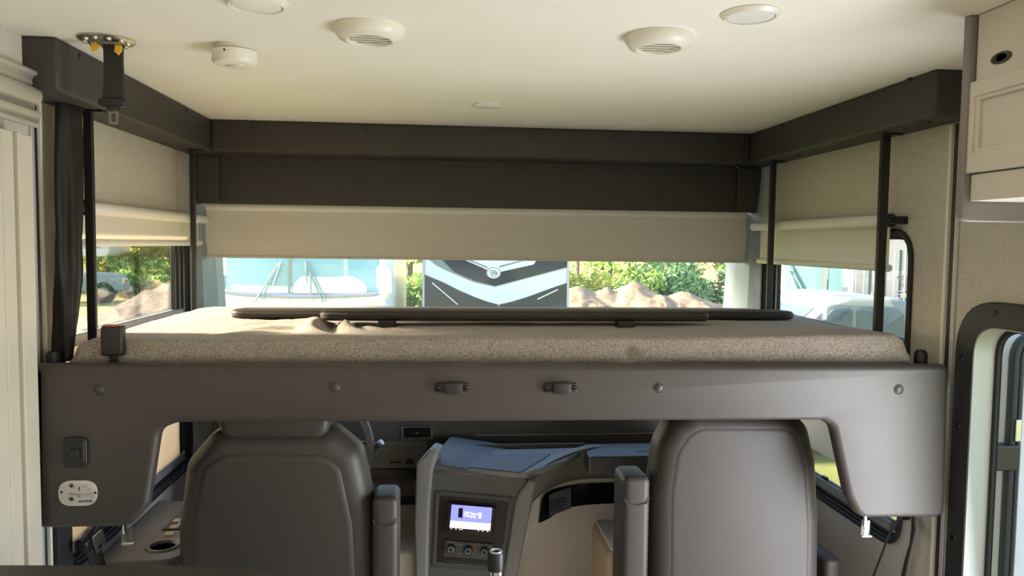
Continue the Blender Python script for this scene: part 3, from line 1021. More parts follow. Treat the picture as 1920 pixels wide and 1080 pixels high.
# ================================================================== CEILING FITTINGS
def cpos(px, py): return onZ(px, py, ZC)
def vent(px, py, label, rot):
    p = cpos(px, py)
    t = thing('ceiling_vent', label, 'vent', (p.x, p.y, ZC - 0.03), 'round ceiling air vents')
    R = 0.077
    rg = link('vent_ring', lathem((p.x, p.y, ZC), (0, 0, -1), [(R, 0), (R, 0.010), (R * 0.93, 0.018), (R * 0.88, 0.024), (R * 0.66, 0.030), (R * 0.62, 0.028), (R * 0.62, 0.018), (0, 0.018)], 40), 'white_plastic', t, True)
    u = Vector((math.cos(rot), math.sin(rot), 0)); v = Vector((-math.sin(rot), math.cos(rot), 0))
    for k in range(-2, 3):
        off = k * 0.019
        half = math.sqrt(max(0, (R * 0.61) ** 2 - off ** 2)) - 0.002
        link('louver', boxm(Vector((p.x, p.y, ZC - 0.024)) + v * off, (half * 2, 0.015, 0.002), 0.0008, 1, (u, (v * 0.92 + Vector((0, 0, 0.38))).normalized(), (Vector((0, 0, 0.92)) - v * 0.38).normalized())), 'white_plastic', t)
    link('duct', lathem((p.x, p.y, ZC - 0.0165), (0, 0, -1), [(R * 0.60, 0), (0, 0.0005)], 24), 'rv_grey', t)
vent(693, 52, 'round white ceiling vent with louvers, nearest the smoke alarm', 0.08)
vent(1236, 68, 'round white ceiling vent with louvers, beside the larger ceiling light on the right', 0.0)
def puck(px, py, R, label, depth):
    p = cpos(px, py)
    t = thing('ceiling_light', label, 'light', (p.x, p.y, ZC - depth), 'flush round ceiling lights')
    link('rim', lathem((p.x, p.y, ZC), (0, 0, -1), [(R, 0), (R, 0.003), (R * 0.95, depth * 0.6), (R * 0.86, depth), (R * 0.80, depth * 0.9), (R * 0.8, 0.002), (0, 0.002)], 36), 'white_smooth', t, True)
    link('lens', lathem((p.x, p.y, ZC - 0.002), (0, 0, -1), [(R * 0.79, 0), (R * 0.77, depth * 0.55), (R * 0.5, depth * 0.75), (0, depth * 0.8)], 30), 'lens', t, True)
puck(481, 4, 0.062, 'flush round ceiling light at the top edge, before the smoke alarm', 0.010)
puck(1408, 25, 0.060, 'flush round ceiling light before the right soffit', 0.010)
puck(915, 197, 0.052, 'small flush ceiling light close to the front soffit', 0.010)
# smoke alarm
p = cpos(440, 88)
t = thing('smoke_alarm', 'white round smoke alarm on the ceiling beside the hanging strap', 'alarm', (p.x, p.y, ZC - 0.04))
link('base', lathem((p.x, p.y, ZC), (0, 0, -1), [(0.050, 0), (0.050, 0.010), (0.046, 0.012), (0, 0.012)], 30), 'cabinet', t, True)
bd = link('body', lathem((p.x, p.y, ZC - 0.012), (0, 0, -1), [(0.053, 0), (0.053, 0.024), (0.048, 0.031), (0.030, 0.034), (0, 0.034)], 34), 'white_plastic', t, True)
link('test_button', lathem((p.x + 0.012, p.y - 0.008, ZC - 0.045), (0, 0, -1), [(0.011, 0), (0.010, 0.003), (0, 0.003)], 16), 'white_smooth', t, True)
for k in range(5):
    link('grille_slot', boxm((p.x - 0.020 + k * 0.004, p.y - 0.006, ZC - 0.0462), (0.0015, 0.016, 0.0012)), 'rv_grey', t)
link('indicator', boxm((p.x - 0.010, p.y - 0.0525, ZC - 0.020), (0.004, 0.002, 0.004)), 'black_plastic', t)
# strap hanging from a ceiling plate
p = cpos(200, 74)
t = thing('ceiling_strap', 'black strap with a clear tongue hanging from a round metal ceiling plate', 'strap', (p.x, p.y, ZC - 0.19))
pl = link('mount_plate', lathem((p.x, p.y, ZC), (0, 0, -1), [(0.062, 0), (0.062, 0.003), (0.058, 0.006), (0, 0.006)], 28), 'zinc', t, True)
for k in range(10):
    a_ = 2 * PI * k / 10 + 0.2
    link('bolt', lathem((p.x + 0.046 * math.cos(a_), p.y + 0.046 * math.sin(a_), ZC - 0.006), (0, 0, -1), [(0.006, 0), (0.005, 0.005), (0.003, 0.007), (0, 0.007)], 6), 'zinc', pl)
def yclip(px, py, tilt):
    c = onY(px, py, p.y - 0.02)
    s_ = Vector((tilt, 0, 1)).normalized(); u_ = Vector((1, 0, -tilt)).normalized()
    return platem([[(-0.009, -0.004), (0, -0.013), (0.009, -0.002), (0.009, 0.010), (-0.006, 0.012)]], 0.004, (c, u_, s_, Vector((0, 1, 0))), 0.001, 1)
link('yellow_tab', yclip(177, 88, 0.6), 'yellow_clip', t)
link('yellow_tab', yclip(221, 93, -0.1), 'yellow_clip', t)
yy = p.y
A = lambda px, py: onY(px, py, yy)
path = [A(213, 84), A(213, 110), A(213.5, 135), A(214, 155), A(214, 176), A(213, 190)]
wd0 = (A(231, 120) - A(196, 120)).length
link('strap', ribbonm(path, (1, 0, 0), [wd0, wd0 * 0.97, wd0, wd0 * 1.04, wd0 * 1.12, wd0 * 1.1], 0.012), 'belt', t)
bk = link('tongue_head', boxm(A(212, 192), ((A(239, 190) - A(186, 190)).length, 0.022, 0.022), 0.009, 3), 'black_plastic', t, True)
link('tongue_nose', boxm(A(212, 203), (0.030, 0.018, 0.014), 0.006, 2), 'black_plastic', t, True)
c1, c2 = A(204, 208), A(222, 233)
link('clear_tongue', platem([rrect(c1.x, c2.z, c2.x, c1.z, 0.003), rrect(c1.x + 0.005, c2.z + 0.005, c2.x - 0.005, c1.z - 0.004, 0.002)], 0.004, at(FXZ, (0, yy - 0.002, 0)), 0.001), 'clear_plastic', t, True)

# ================================================================== LEFT SLIDE-OUT FASCIA
XFa = -0.955
yend = onX(66, 230, XFa).y
t = thing('slide_fascia', 'cream fluted column with crown molding at the far left', 'column', (XFa, yend - 0.3, 0.0))
link('column', box2((XL + 0.001, 0.6, 0.0), (XFa - 0.012, yend, 1.86), 0.002), 'fascia', t)
ypx = lambda px: onX(px, 500, XFa).y
y0s = [ypx(-60), ypx(3), ypx(14), ypx(16), ypx(38), ypx(41), ypx(55), ypx(59), yend]
for a_, b_, h in ((0.6, ypx(-25), 0.004), (ypx(-22), ypx(11), 0.010), (ypx(15), ypx(37), 0.006), (ypx(41), ypx(53), 0.011), (ypx(56), yend - 0.001, 0.005)):
    link('flute', box2((XFa - 0.013, a_, 0.0), (XFa - 0.012 + h, b_, 1.86), 0.003), 'fascia', t)
zc = lambda py: onX(66, py, XFa).z
prof = [(XL + 0.003, zc(215) - 0.01), (XFa - 0.010, zc(238)), (XFa + 0.004, zc(238)), (XFa + 0.004, zc(231)), (XFa - 0.003, zc(228)), (XFa - 0.003, zc(222)), (XFa + 0.008, zc(219)), (XFa + 0.008, zc(210)), (XFa - 0.006, zc(205)), (XFa - 0.006, zc(196))]
for k in range(9):
    a_ = PI * k / 8
    prof.append((XFa + 0.000 + 0.012 * math.sin(a_), zc(196) + (zc(164) - zc(196)) * (1 - math.cos(a_)) / 2))
prof += [(XFa + 0.001, zc(158)), (XFa + 0.000, zc(152)), (XFa + 0.006, zc(145)), (XFa + 0.012, zc(143)), (XFa + 0.012, zc(136)), (XL + 0.003, zc(136))]
FXZb = (Vector((0, 0.6, 0)), Vector((1, 0, 0)), Vector((0, 0, 1)), Vector((0, 1, 0)))
link('crown_molding', platem([prof], yend + 0.012 - 0.6, FXZb), 'fascia', t)
link('upper_panel', box2((XL + 0.001, 0.6, zc(136)), (XFa - 0.02, yend - 0.01, ZC - 0.001)), 'wall_fabric', t)

# ================================================================== UPPER RIGHT CABINET
XC = 1.075
YC = 1.46
pf = lambda px, py: onX(px, py, XC)
t = thing('wall_cabinet', 'cream upper cabinet with a recessed panel door, at the top right', 'cabinet', (XC + 0.15, YC - 0.3, 1.66))
zb = onX(1812, 378, XC).z
link('carcass', box2((XC + 0.018, 0.25, zb), (XR - 0.001, YC - 0.022, ZC - 0.001), 0.002), 'cabinet', t)
e0 = onY(1795, 300, YC)
zpb = onY(1800, 416, YC).z
lp = fillet([(XR - 0.001, zpb), (e0.x, zpb), (e0.x, ZC - 0.001), (XR - 0.001, ZC - 0.001)], [0, 0.022, 0, 0])
link('end_panel', platem([lp], 0.020, at(FXZ, (0, YC - 0.020, 0)), 0.004, 3), 'cabinet_taupe', t, True)
zA = lambda py: onX(1816, py, XC).z
yA = lambda px: onX(px, 240, XC).y
yface = YC - 0.024
# face frame above and below the door
link('top_rail', box2((XC, 0.25, zA(160)), (XC + 0.018, yface, ZC - 0.002), 0.002), 'cabinet', t)
link('bottom_rail', box2((XC, 0.25, zb), (XC + 0.018, yface, zA(328)), 0.002), 'cabinet', t)
dr = thing('x', None, None, (0, 0, 0)); bpy.data.objects.remove(dr)
yd1 = onX(1817, 240, XC).y; yd0 = yd1 - 0.42
zd1, zd0 = zA(158), zA(326)
door = link('door', platem([[(yd0, zd0), (yd1, zd0), (yd1, zd1), (yd0, zd1)], [(yd0 + 0.06, zd0 + 0.04), (yd1 - 0.020, zd0 + 0.04), (yd1 - 0.020, zd1 - 0.03), (yd0 + 0.06, zd1 - 0.03)]], 0.020, at(FYZ, (XC - 0.008, 0, 0)), 0.002, 1), 'cabinet', t)
link('molding', platem([[(yd0 + 0.058, zd0 + 0.038), (yd1 - 0.018, zd0 + 0.038), (yd1 - 0.018, zd1 - 0.028), (yd0 + 0.058, zd1 - 0.028)], [(yd0 + 0.068, zd0 + 0.048), (yd1 - 0.028, zd0 + 0.048), (yd1 - 0.028, zd1 - 0.038), (yd0 + 0.068, zd1 - 0.038)]], 0.012, at(FYZ, (XC - 0.003, 0, 0)), 0.003, 2), 'cabinet', door, True)
link('inset_panel', box2((XC + 0.006, yd0 + 0.05, zd0 + 0.03), (XC + 0.010, yd1 - 0.015, zd1 - 0.02)), 'cabinet', door)
p = pf(1878, 108)
link('finger_pull', lathem((XC, p.y, p.z), (-1, 0, 0), [(0.028, -0.002), (0.026, 0.003), (0.018, 0.004), (0.014, 0.0), (0, 0.0)], 20, 0.42, u=(0, 1, 0)), 'panel_brown', t, True)

# ================================================================== ENTRY DOOR, RIGHT
t = thing('door_1', None, None, (XR, 1.4, 0.0), kind='structure')
def dloop(d, base=0.02):
    return fillet([(DY0 + d, base), (DY1 - d, base), (DY1 - d, DZ1 - d), (DY0 + d, DZ1 - d)], [0.0, 0.0, max(0.09 - d, 0.01), max(0.09 - d, 0.01)], 8)
link('door_frame', platem([dloop(-0.062, 0.0), dloop(0.0, -0.0)], 0.016, at(FYZ, (XR - 0.016, 0, 0)), 0.004, 2), 'frame_black', t, True)
link('door_jamb', platem([dloop(0.0), dloop(0.007)], 0.062, at(FYZ, (XR - 0.012, 0, 0)), 0.001, 1), 'alu_white', t, True)
link('door_seal', platem([dloop(0.005), dloop(0.016)], 0.012, at(FYZ, (XR + 0.048, 0, 0)), 0.003, 2), 'rubber', t, True)
ybolt = DY1 + 0.033
for px, py in ((1865, 588),):
    p = onX(px, py, XR - 0.016)
    link('bolt', lathem((XR - 0.016, p.y, p.z), (-1, 0, 0), [(0.0085, 0), (0.007, 0.003), (0, 0.003)], 14), 'black_gloss', t, True)
for py in (668, 798, 1015):
    p = onP(1800, py, Vector((XR - 0.016, 0, 0)), Vector((1, 0, 0)))
    link('bolt', lathem((XR - 0.016, ybolt, p.z), (-1, 0, 0), [(0.0085, 0), (0.007, 0.003), (0, 0.003)], 14), 'black_gloss', t, True)
# the open leaf, standing out from its hinge edge
LY = 1.885
lf = link('door_leaf', platem([rrect(1.545, 0.04, 2.36, 1.40, 0.08)], 0.035, at(FXZ, (0, LY, 0)), 0.004, 2), 'alu_white', t, True)
link('leaf_skin', platem([rrect(1.590, 0.10, 2.32, 1.355, 0.06)], 0.006, at(FXZ, (0, LY - 0.006, 0)), 0.002), 'door_skin', lf, True)
link('leaf_seal', platem([rrect(1.545, 0.04, 2.36, 1.40, 0.08), inset_rrect(1.545, 0.04, 2.36, 1.40, 0.08, 0.018)], 0.022, at(FXZ, (0, LY - 0.022, 0)), 0.004, 2), 'rubber', lf, True)
link('leaf_seal', platem([inset_rrect(1.545, 0.04, 2.36, 1.40, 0.08, 0.024), inset_rrect(1.545, 0.04, 2.36, 1.40, 0.08, 0.036)], 0.016, at(FXZ, (0, LY - 0.016, 0)), 0.004, 2), 'rubber', lf, True)
p = onY(1875, 850, LY)
link('hinge', box2((1.50, LY - 0.03, 1.02), (1.572, LY + 0.01, 1.09), 0.004), 'black_plastic', t)
link('hinge', box2((1.50, LY - 0.03, 0.30), (1.572, LY + 0.01, 0.37), 0.004), 'black_plastic', t)
link('latch_plate', box2((1.556, LY - 0.028, 1.10), (1.572, LY - 0.012, 1.16), 0.002), 'zinc', t)

# ================================================================== CAB SEATS
def seat(name, label, cx, Ys, back_pts, head_pts, panel_pts, arms):
    t = thing(name, label, 'seat', (cx, Ys + 0.3, 0.0), 'cab seats')
    lp = fillet(pxloop(back_pts, Ys), 0.07, 8)
    bk = link('backrest', platem([lp], 0.15, at(FXZ, (0, Ys, 0)), 0.055, 7), 'seat_leather', t, True)
    lp2 = fillet(pxloop(panel_pts, Ys - 0.006), 0.07, 8)
    link('back_panel', platem([lp2], 0.06, at(FXZ, (0, Ys - (0.005 if head_pts else 0.0025), 0)), 0.028, 7), 'seat_leather', bk, True)
    if head_pts: link('seam', tubem([(p[0], Ys + 0.010, p[1]) for p in inset2(lp2, 0)], 0.0025, 6, True), 'seat_seam', bk, True)
    if head_pts:
        lp = fillet(pxloop(head_pts, Ys - 0.004), 0.045, 8)
        link('headrest', platem([lp], 0.13, at(FXZ, (0, Ys + 0.002, 0)), 0.024, 5), 'seat_leather', t, True)
    link('cushion', box2((cx - 0.25, Ys + 0.10, 0.40), (cx + 0.25, Ys + 0.58, 0.55), 0.05, 4), 'seat_leather', t, True)
    link('pedestal', box2((cx - 0.17, Ys + 0.16, 0.0), (cx + 0.17, Ys + 0.50, 0.40), 0.01), 'black_plastic', t)
    for (pa, pb, pyt, Yf, cap) in arms:
        a, b = onY(pa, pyt, Ys - 0.02), onY(pb, pyt, Ys - 0.02)
        ar = link('armrest', box2((a.x, Ys - 0.02, 0.52), (b.x, Ys + 0.11, a.z), 0.020, 5), 'seat_leather', t, True)
        link('cap_seam', tubem([(a.x + 0.003, Ys - 0.0205, a.z - 0.062), (a.x + 0.012, Ys - 0.0225, a.z - 0.076), ((a.x + b.x) / 2, Ys - 0.0225, a.z - 0.080), (b.x - 0.012, Ys - 0.0225, a.z - 0.074), (b.x - 0.003, Ys - 0.019, a.z - 0.060)], 0.0018, 6), 'seat_seam', ar, True)
        link('pivot', cylm(((a.x + b.x) / 2 - 0.035, Ys + 0.07, 0.60), ((a.x + b.x) / 2 + 0.035, Ys + 0.07, 0.60), 0.02), 'black_plastic', ar, True)
    return t
SY = 2.06
seat('driver_seat', 'taupe leather cab seat with a headrest, behind the steering wheel', -0.485, SY,
     [(332, 1420), (326, 1000), (342, 872), (398, 810), (622, 806), (676, 850), (700, 960), (716, 1420)],
     [(406, 826), (616, 826), (616, 730), (406, 730)],
     [(352, 1400), (352, 990), (372, 870), (420, 846), (600, 846), (644, 872), (668, 985), (690, 1400)],
     [(697, 747, 934, 0, 0)])
seat('passenger_seat', 'taupe leather cab seat with a plain rounded back, on the right', 0.86, SY,
     [(1226, 1420), (1226, 930), (1240, 840), (1262, 798), (1300, 776), (1490, 776), (1524, 800), (1540, 870), (1546, 980), (1540, 1420)],
     None,
     [(1248, 1400), (1250, 930), (1262, 848), (1285, 812), (1310, 796), (1480, 796), (1505, 812), (1522, 880), (1528, 985), (1522, 1400)],
     [(1170, 1221, 896, 0, 0)])
ps = bpy.data.objects['passenger_seat']
# folded-down outer armrest of the passenger seat and the cushion corner beyond
a, b = onY(1134, 1024, 2.30), onY(1172, 1022, 2.30)
link('cushion_wing', box2((a.x, 2.26, 0.44), (b.x + 0.05, 2.52, a.z), 0.022, 4), 'trim_tan', ps, True)  # tan colour puts the sunlight into the armrest side
link('wing_pad', box2((a.x + 0.012, 2.27, a.z - 0.012), (b.x + 0.045, 2.51, a.z + 0.010), 0.009, 3), 'rv_white', ps, True)  # white slab paints the sky reflection on the armrest top
a, b = onY(1536, 1040, 2.26), onY(1568, 1040, 2.26)
link('armrest', box2((a.x, 2.22, 0.50), (b.x, 2.45, a.z), 0.018, 4), 'seat_leather', ps, True)

# near left: back of a bench seat peeking in at the bottom edge
YD = 1.42
pts = [(-120, 1059), (330, 1059), (480, 1066), (575, 1082), (610, 1120), (620, 1400), (-120, 1400)]
t = thing('bench_seat', 'taupe bench seat back, only its top edge showing at the bottom left', 'bench', (-0.6, YD + 0.1, 0.0))
lp = fillet(pxloop(pts, YD + 0.11), [0.0, 0.3, 0.3, 0.1, 0.1, 0.02, 0.0], 6)
lp = [(max(p[0], XFa + 0.02), p[1]) for p in lp]
link('backrest', platem([lp], 0.13, at(FXZ, (0, YD, 0)), 0.030, 5), 'seat_leather', t, True)
lp2 = fillet(pxloop([(-120, 1072), (330, 1072), (470, 1078), (560, 1094), (590, 1130), (600, 1390), (-120, 1390)], YD + 0.06), [0.0, 0.3, 0.3, 0.1, 0.1, 0.02, 0.0], 6)
lp2 = [(max(p[0], XFa + 0.03), p[1]) for p in lp2]
link('back_panel', platem([lp2], 0.03, at(FXZ, (0, YD - 0.010, 0)), 0.008, 3), 'dash', t, True)
link('cushion', box2((XFa + 0.03, YD - 0.50, 0.36), (-0.27, YD - 0.012, 0.50), 0.04, 4), 'seat_leather', t, True)
link('plinth', box2((XFa + 0.03, YD - 0.48, 0.0), (-0.30, YD + 0.10, 0.36), 0.005), 'cabinet', t)

# ------------------------------------------------------------------ slim silver post
p = onY(930, 1034, 1.86)
t = thing('table_post', 'slim silver post with a black cap standing before the center console', 'post', (p.x, 1.86, 0.0))
link('tube', cylm((p.x, 1.86, 0.012), (p.x, 1.86, p.z - 0.045), 0.0185, seg=24), 'chrome', t, True)
link('cap', lathem((p.x, 1.86, p.z - 0.047), (0, 0, 1), [(0, 0), (0.021, 0), (0.0215, 0.003), (0.0215, 0.043), (0.019, 0.047), (0.012, 0.047), (0.010, 0.044), (0, 0.044)], 26), 'black_plastic', t, True)
link('top_ring', tubem([(p.x + 0.0135 * math.cos(k), 1.86 + 0.0135 * math.sin(k), p.z) for k in [2 * PI * j / 20 for j in range(20)]], 0.0035, 6, True), 'alu', t, True)
link('foot_plate', cylm((p.x, 1.86, 0), (p.x, 1.86, 0.012), 0.07, seg=24), 'black_metal', t, True)

# ------------------------------------------------------------------ seat belts at the walls
t = thing('seat_belt', 'black seat belt with a metal tongue at the left wall under the bunk', 'belt', (-0.99, 2.2, 0.3))
B = lambda px, py, X=-0.975: onX(px, py, X)
d_ = (B(185, 1000) - B(150, 998)); 
link('retractor', boxm(B(170, 1003), (0.035, 0.12, 0.045), 0.012, 3, (AX[0], Vector((0, 0.95, 0.31)), Vector((0, -0.31, 0.95)))), 'black_plastic', t, True)
c = B(185, 1015, -0.95)
link('tongue', platem([rrect(-0.020, -0.032, 0.020, 0.032, 0.008), rrect(-0.008, -0.026, 0.008, -0.012, 0.004)], 0.004, (c, Vector((0.3, 0.85, 0.3)).normalized(), Vector((0, 0.45, -0.9)).normalized() * -1, Vector((0.95, -0.3, 0)).normalized()), 0.001), 'zinc', t, True)
link('webbing', ribbonm([B(166, 1008, -0.965), B(172, 1022, -0.962), B(180, 1045, -0.96), B(188, 1080, -0.96), B(196, 1140, -0.96)], (0.25, 0.97, 0), 0.055, 0.003), 'belt', t)
t = thing('seat_belt', 'thin black seat belt hanging from the corner of the lower right window', 'belt', (1.36, 2.2, 0.3))
B = lambda px, py, X=1.37: onX(px, py, X)
link('webbing', ribbonm([B(1690, 968), B(1676, 985), B(1664, 1008), B(1655, 1035), B(1646, 1058), B(1630, 1100), B(1600, 1180)], (0.5, 0.85, 0), [0.03, 0.022, 0.020, 0.020, 0.020, 0.02, 0.02], 0.004), 'belt', t)
link('anchor', boxm(B(1690, 962, 1.395), (0.03, 0.05, 0.03), 0.006), 'black_plastic', t, True)
t = thing('seat_belt', 'twisted black seat belt hanging down beside the right wall trim', 'belt', (1.38, 1.98, 0.3))
link('webbing', ribbonm([B(1712, 960, 1.385), B(1713, 990, 1.385), B(1708, 1020, 1.385), B(1700, 1050, 1.385), B(1692, 1090, 1.385), B(1680, 1180, 1.385)], (0.3, 0.95, 0), [0.02, 0.03, 0.012, 0.02, 0.03, 0.03], 0.004), 'belt', t)

# ================================================================== DASHBOARD
dash = thing('dashboard', 'grey dashboard with a center console, beige passenger side and black inlay strip', 'dashboard', (0.2, 2.9, 0.4))
DYF = 2.90
zt = onY(900, 780, DYF).z
# upper roll across the whole cab
up_rows = []
for x in [XL + 0.20 + (XR - XL - 0.40) * k / 20 for k in range(21)]:
    up_rows.append([Vector((x, YF + 0.04, zt + 0.0)), Vector((x, 3.2, zt + 0.012)), Vector((x, DYF + 0.04, zt + 0.012)), Vector((x, DYF + 0.008, zt + 0.004)), Vector((x, DYF, zt - 0.010)), Vector((x, DYF - 0.002, zt - 0.076)),
                    Vector((x, DYF + 0.008, zt - 0.078)), Vector((x, DYF + 0.010, zt - 0.17)), Vector((x, DYF + 0.03, zt - 0.172))])
link('upper_roll', gridm(up_rows), 'dash', dash, True)
link('trim_line', box2((onY(890, 826, DYF).x, DYF - 0.006, zt - 0.078), (XR - 0.10, DYF + 0.002, zt - 0.073), 0.001, 1), 'alu', dash)  # bright metal strip put in for the highlight along the dash ledge
link('panel_joint', box2((onY(846, 800, DYF).x - 0.0012, DYF - 0.0032, zt - 0.076), (onY(846, 800, DYF).x + 0.0012, DYF, zt)), 'bezel', dash)
# driver-side air vent
a, b = onY(752, 798, DYF), onY(812, 822, DYF)
v = link('air_vent', platem([rrect(a.x, b.z, b.x, a.z, 0.006), rrect(a.x + 0.010, b.z + 0.006, b.x - 0.010, a.z - 0.006, 0.006)], 0.016, at(FXZ, (0, DYF - 0.014, 0)), 0.003, 2), 'dash_mid', dash, True)
link('vent_back', box2((a.x + 0.008, DYF - 0.0025, b.z + 0.004), (b.x - 0.008, DYF - 0.001, a.z - 0.004)), 'black_plastic', v)
for k in range(3):
    z = b.z + 0.013 + k * 0.011
    link('louver', boxm(((a.x + b.x) / 2, DYF - 0.008, z), (b.x - a.x - 0.022, 0.010, 0.0015), 0.0005, 1), 'panel_brown', v)
for k in range(6):
    x = a.x + 0.016 + k * (b.x - a.x - 0.032) / 5
    link('fin', boxm((x, DYF - 0.005, (a.z + b.z) / 2), (0.0012, 0.006, a.z - b.z - 0.016)), 'panel_brown', v)
link('vent_tab', boxm(((a.x + b.x) / 2, DYF - 0.013, (a.z + b.z) / 2), (0.014, 0.006, 0.004), 0.001, 1), 'knob_ring', v)

# driver-side lower dash: switch panel, ledge, column roll
DK = 2.84
q = lambda px, py, Y=DK: onY(px, py, Y)
a, b = q(560, 837), q(800, 880)
link('switch_panel', gridm([[Vector((a.x - 0.3, DYF + 0.012, a.z)), Vector((b.x, DYF + 0.012, a.z))], [Vector((a.x - 0.3, DK, b.z + 0.004)), Vector((b.x, DK, b.z + 0.004))]], 0.02, (0, 0.3, -1)), 'dash_light', dash)
link('ledge', box2((a.x - 0.3, DK - 0.012, q(700, 902).z), (b.x, DK + 0.02, b.z + 0.006), 0.004), 'panel_brown', dash, True)
c0 = q(690, 913, DK - 0.02)
link('knee_roll', cylm((a.x - 0.3, DK + 0.01, c0.z - 0.01), (b.x + 0.02, DK + 0.01, c0.z - 0.01), 0.040, seg=20), 'dash', dash, True)
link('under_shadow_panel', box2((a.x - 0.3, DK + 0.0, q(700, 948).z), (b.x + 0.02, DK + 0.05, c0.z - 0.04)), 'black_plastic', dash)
link('knee_panel', box2((XL + 0.01, DK + 0.02, 0.28), (0.1, DK + 0.05, q(700, 946).z)), 'dash_beige', dash)
link('engine_cover', box2((onY(744, 1030, 2.6).x, 2.55, 0.0), (onY(800, 1030, 2.6).x + 0.05, 2.86, onY(760, 1026, 2.6).z), 0.006), 'dash_beige', dash)
p = onY(763, 1031, 2.552)
link('screw', lathem((p.x, 2.551, p.z - 0.006), (0, -1, 0), [(0.004, 0), (0.003, 0.002), (0, 0.002)], 10), 'zinc', dash)
# ignition key and knob on the switch panel
p = q(741, 868, DK + 0.02)
kt = link('ignition_key', boxm(p, (0.045, 0.012, 0.013), 0.004), 'panel_brown', dash, True)
link('key_blade', boxm(p + Vector((0.030, 0.004, 0)), (0.02, 0.004, 0.006), 0.001), 'zinc', kt)
p = q(768, 866, DK + 0.03)
link('knob', cylm(p + Vector((0, -0.02, 0)), p + Vector((0, 0.02, 0)), 0.014, seg=18, bev=0.003), 'panel_brown', dash, True)

# center console: tilted front face turned to the driver
S_TL, S_TR = onY(806, 878, 2.50), onY(986, 902, 2.425)
S_BL = onY(788, 1080, 2.515)
sn = (S_TR - S_TL).cross(S_BL - S_TL).normalized()
if sn.y > 0: sn = -sn
su = (S_TR - S_TL).normalized()
sv = su.cross(sn).normalized()
if sv.z < 0: sv = -sv
SO = S_TL.copy()
SF = (SO, su, sv, sn)                                     # thickness grows toward the viewer
def suv(px, py, off=0.0):
    pt = onP(px, py, SO + sn * off, sn) - SO
    return (pt.dot(su), pt.dot(sv))
def sfr(off): return (SO + sn * off, su, sv, sn)
cs = link('center_stack', platem([fillet([suv(x, y) for x, y in ((800, 868), (990, 898), (950, 1110), (780, 1110), (780, 1000))], [0.02, 0.02, 0.01, 0.01, 0.03])], 0.34, sfr(-0.34), 0.006, 3), 'dash', dash, True)
# raised side cheeks left and right of the face
lc = [(782, 868), (806, 842), (822, 846), (812, 884), (806, 960), (803, 1078), (790, 1110), (781, 1110), (778, 980)]
link('side_cheek', platem([fillet([suv(x, y) for x, y in lc], 0.012)], 0.10, sfr(-0.085), 0.010, 4), 'dash_mid', dash, True)
rc_ = [(968, 930), (992, 898), (1006, 900), (985, 1000), (962, 1110), (938, 1110), (950, 1040)]
link('side_cheek', platem([fillet([suv(x, y) for x, y in rc_], 0.010)], 0.10, sfr(-0.085), 0.010, 4), 'dash_mid', dash, True)
bz = link('stereo_bezel', platem([fillet([suv(x, y) for x, y in ((817, 919), (963, 932), (944, 1072), (810, 1062))], 0.008), fillet([suv(x, y) for x, y in ((824, 928), (953, 940), (937, 1060), (818, 1052))], 0.004)], 0.006, sfr(0.0), 0.002, 2), 'bezel', dash, True)
link('bezel_recess', platem([[suv(x, y) for x, y in ((823, 927), (954, 939), (938, 1061), (817, 1053))]], 0.002, sfr(0.0002)), 'panel_brown', bz)
for px, py in ((823, 923), (957, 936), (815, 1057)):
    p = onP(px, py, SO + sn * 0.006, sn)
    link('screw', lathem(p, sn, [(0.003, 0), (0.002, 0.001), (0, 0.001)], 8), 'black_plastic', bz)
st = link('stereo', platem([fillet([suv(x, y) for x, y in ((843, 939), (931, 948), (924, 1004), (836, 995))], 0.004)], 0.020, sfr(0.002), 0.003, 2), 'panel_brown', dash, True)
st['label'] = 'lit dashboard screen'
off = 0.0226
link('screen', platem([[suv(x, y, off) for x, y in ((847, 946), (923, 952), (919, 995), (843, 989))]], 0.0006, sfr(off - 0.0003)), 'screen_blue', st)
link('screen_band', platem([[suv(x, y, off) for x, y in ((844.6, 976), (920.4, 982), (919, 995), (843, 989))]], 0.0004, sfr(off + 0.0004)), 'screen_white', st)
link('phone_icon', platem([[suv(x, y, off) for x, y in ((860, 953), (868, 952), (867, 971), (859, 970))]], 0.0004, sfr(off + 0.0004)), 'screen_dark', st)
u_, v_ = suv(870, 962.5, off)
link('lettering', textm('USB Rapid\nCharging', 0.0112, (SO + su * u_ + sv * v_ + sn * (off + 0.0006), su, sv, sn), space=0.85), 'screen_white', st)
link('battery_icon', platem([fillet([suv(x, y, off) for x, y in ((898, 961), (903, 961.5), (902, 972), (897, 971.5))], 0.002)], 0.0004, sfr(off + 0.0004)), 'screen_white', st)
for k, px in enumerate((846, 855, 862, 866, 897, 905, 914)):
    u_, v_ = suv(px, 991.5 + (px - 846) * 0.075, off)
    link('touch_key', platem([[(u_ - 0.002, v_ - 0.001), (u_ + 0.002, v_ - 0.001), (u_ + 0.002, v_ + 0.001), (u_ - 0.002, v_ + 0.001)]], 0.0004, sfr(off + 0.0002)), 'screen_white', st)
link('slot_glint', platem([fillet([suv(x, y, 0.004) for x, y in ((850, 933), (930, 940), (930, 942.5), (850, 935.5))], 0.001)], 0.003, sfr(0.002), 0.001), 'bezel', dash)
link('slot_glint', platem([fillet([suv(x, y, 0.004) for x, y in ((835, 1050), (912, 1057), (912, 1059), (835, 1052))], 0.001)], 0.003, sfr(0.002), 0.001), 'bezel', dash)
cl = link('climate_panel', platem([fillet([suv(x, y) for x, y in ((835, 1011), (926, 1019), (920, 1048), (833, 1041))], 0.004)], 0.008, sfr(0.002), 0.002, 2), 'bezel', dash, True)
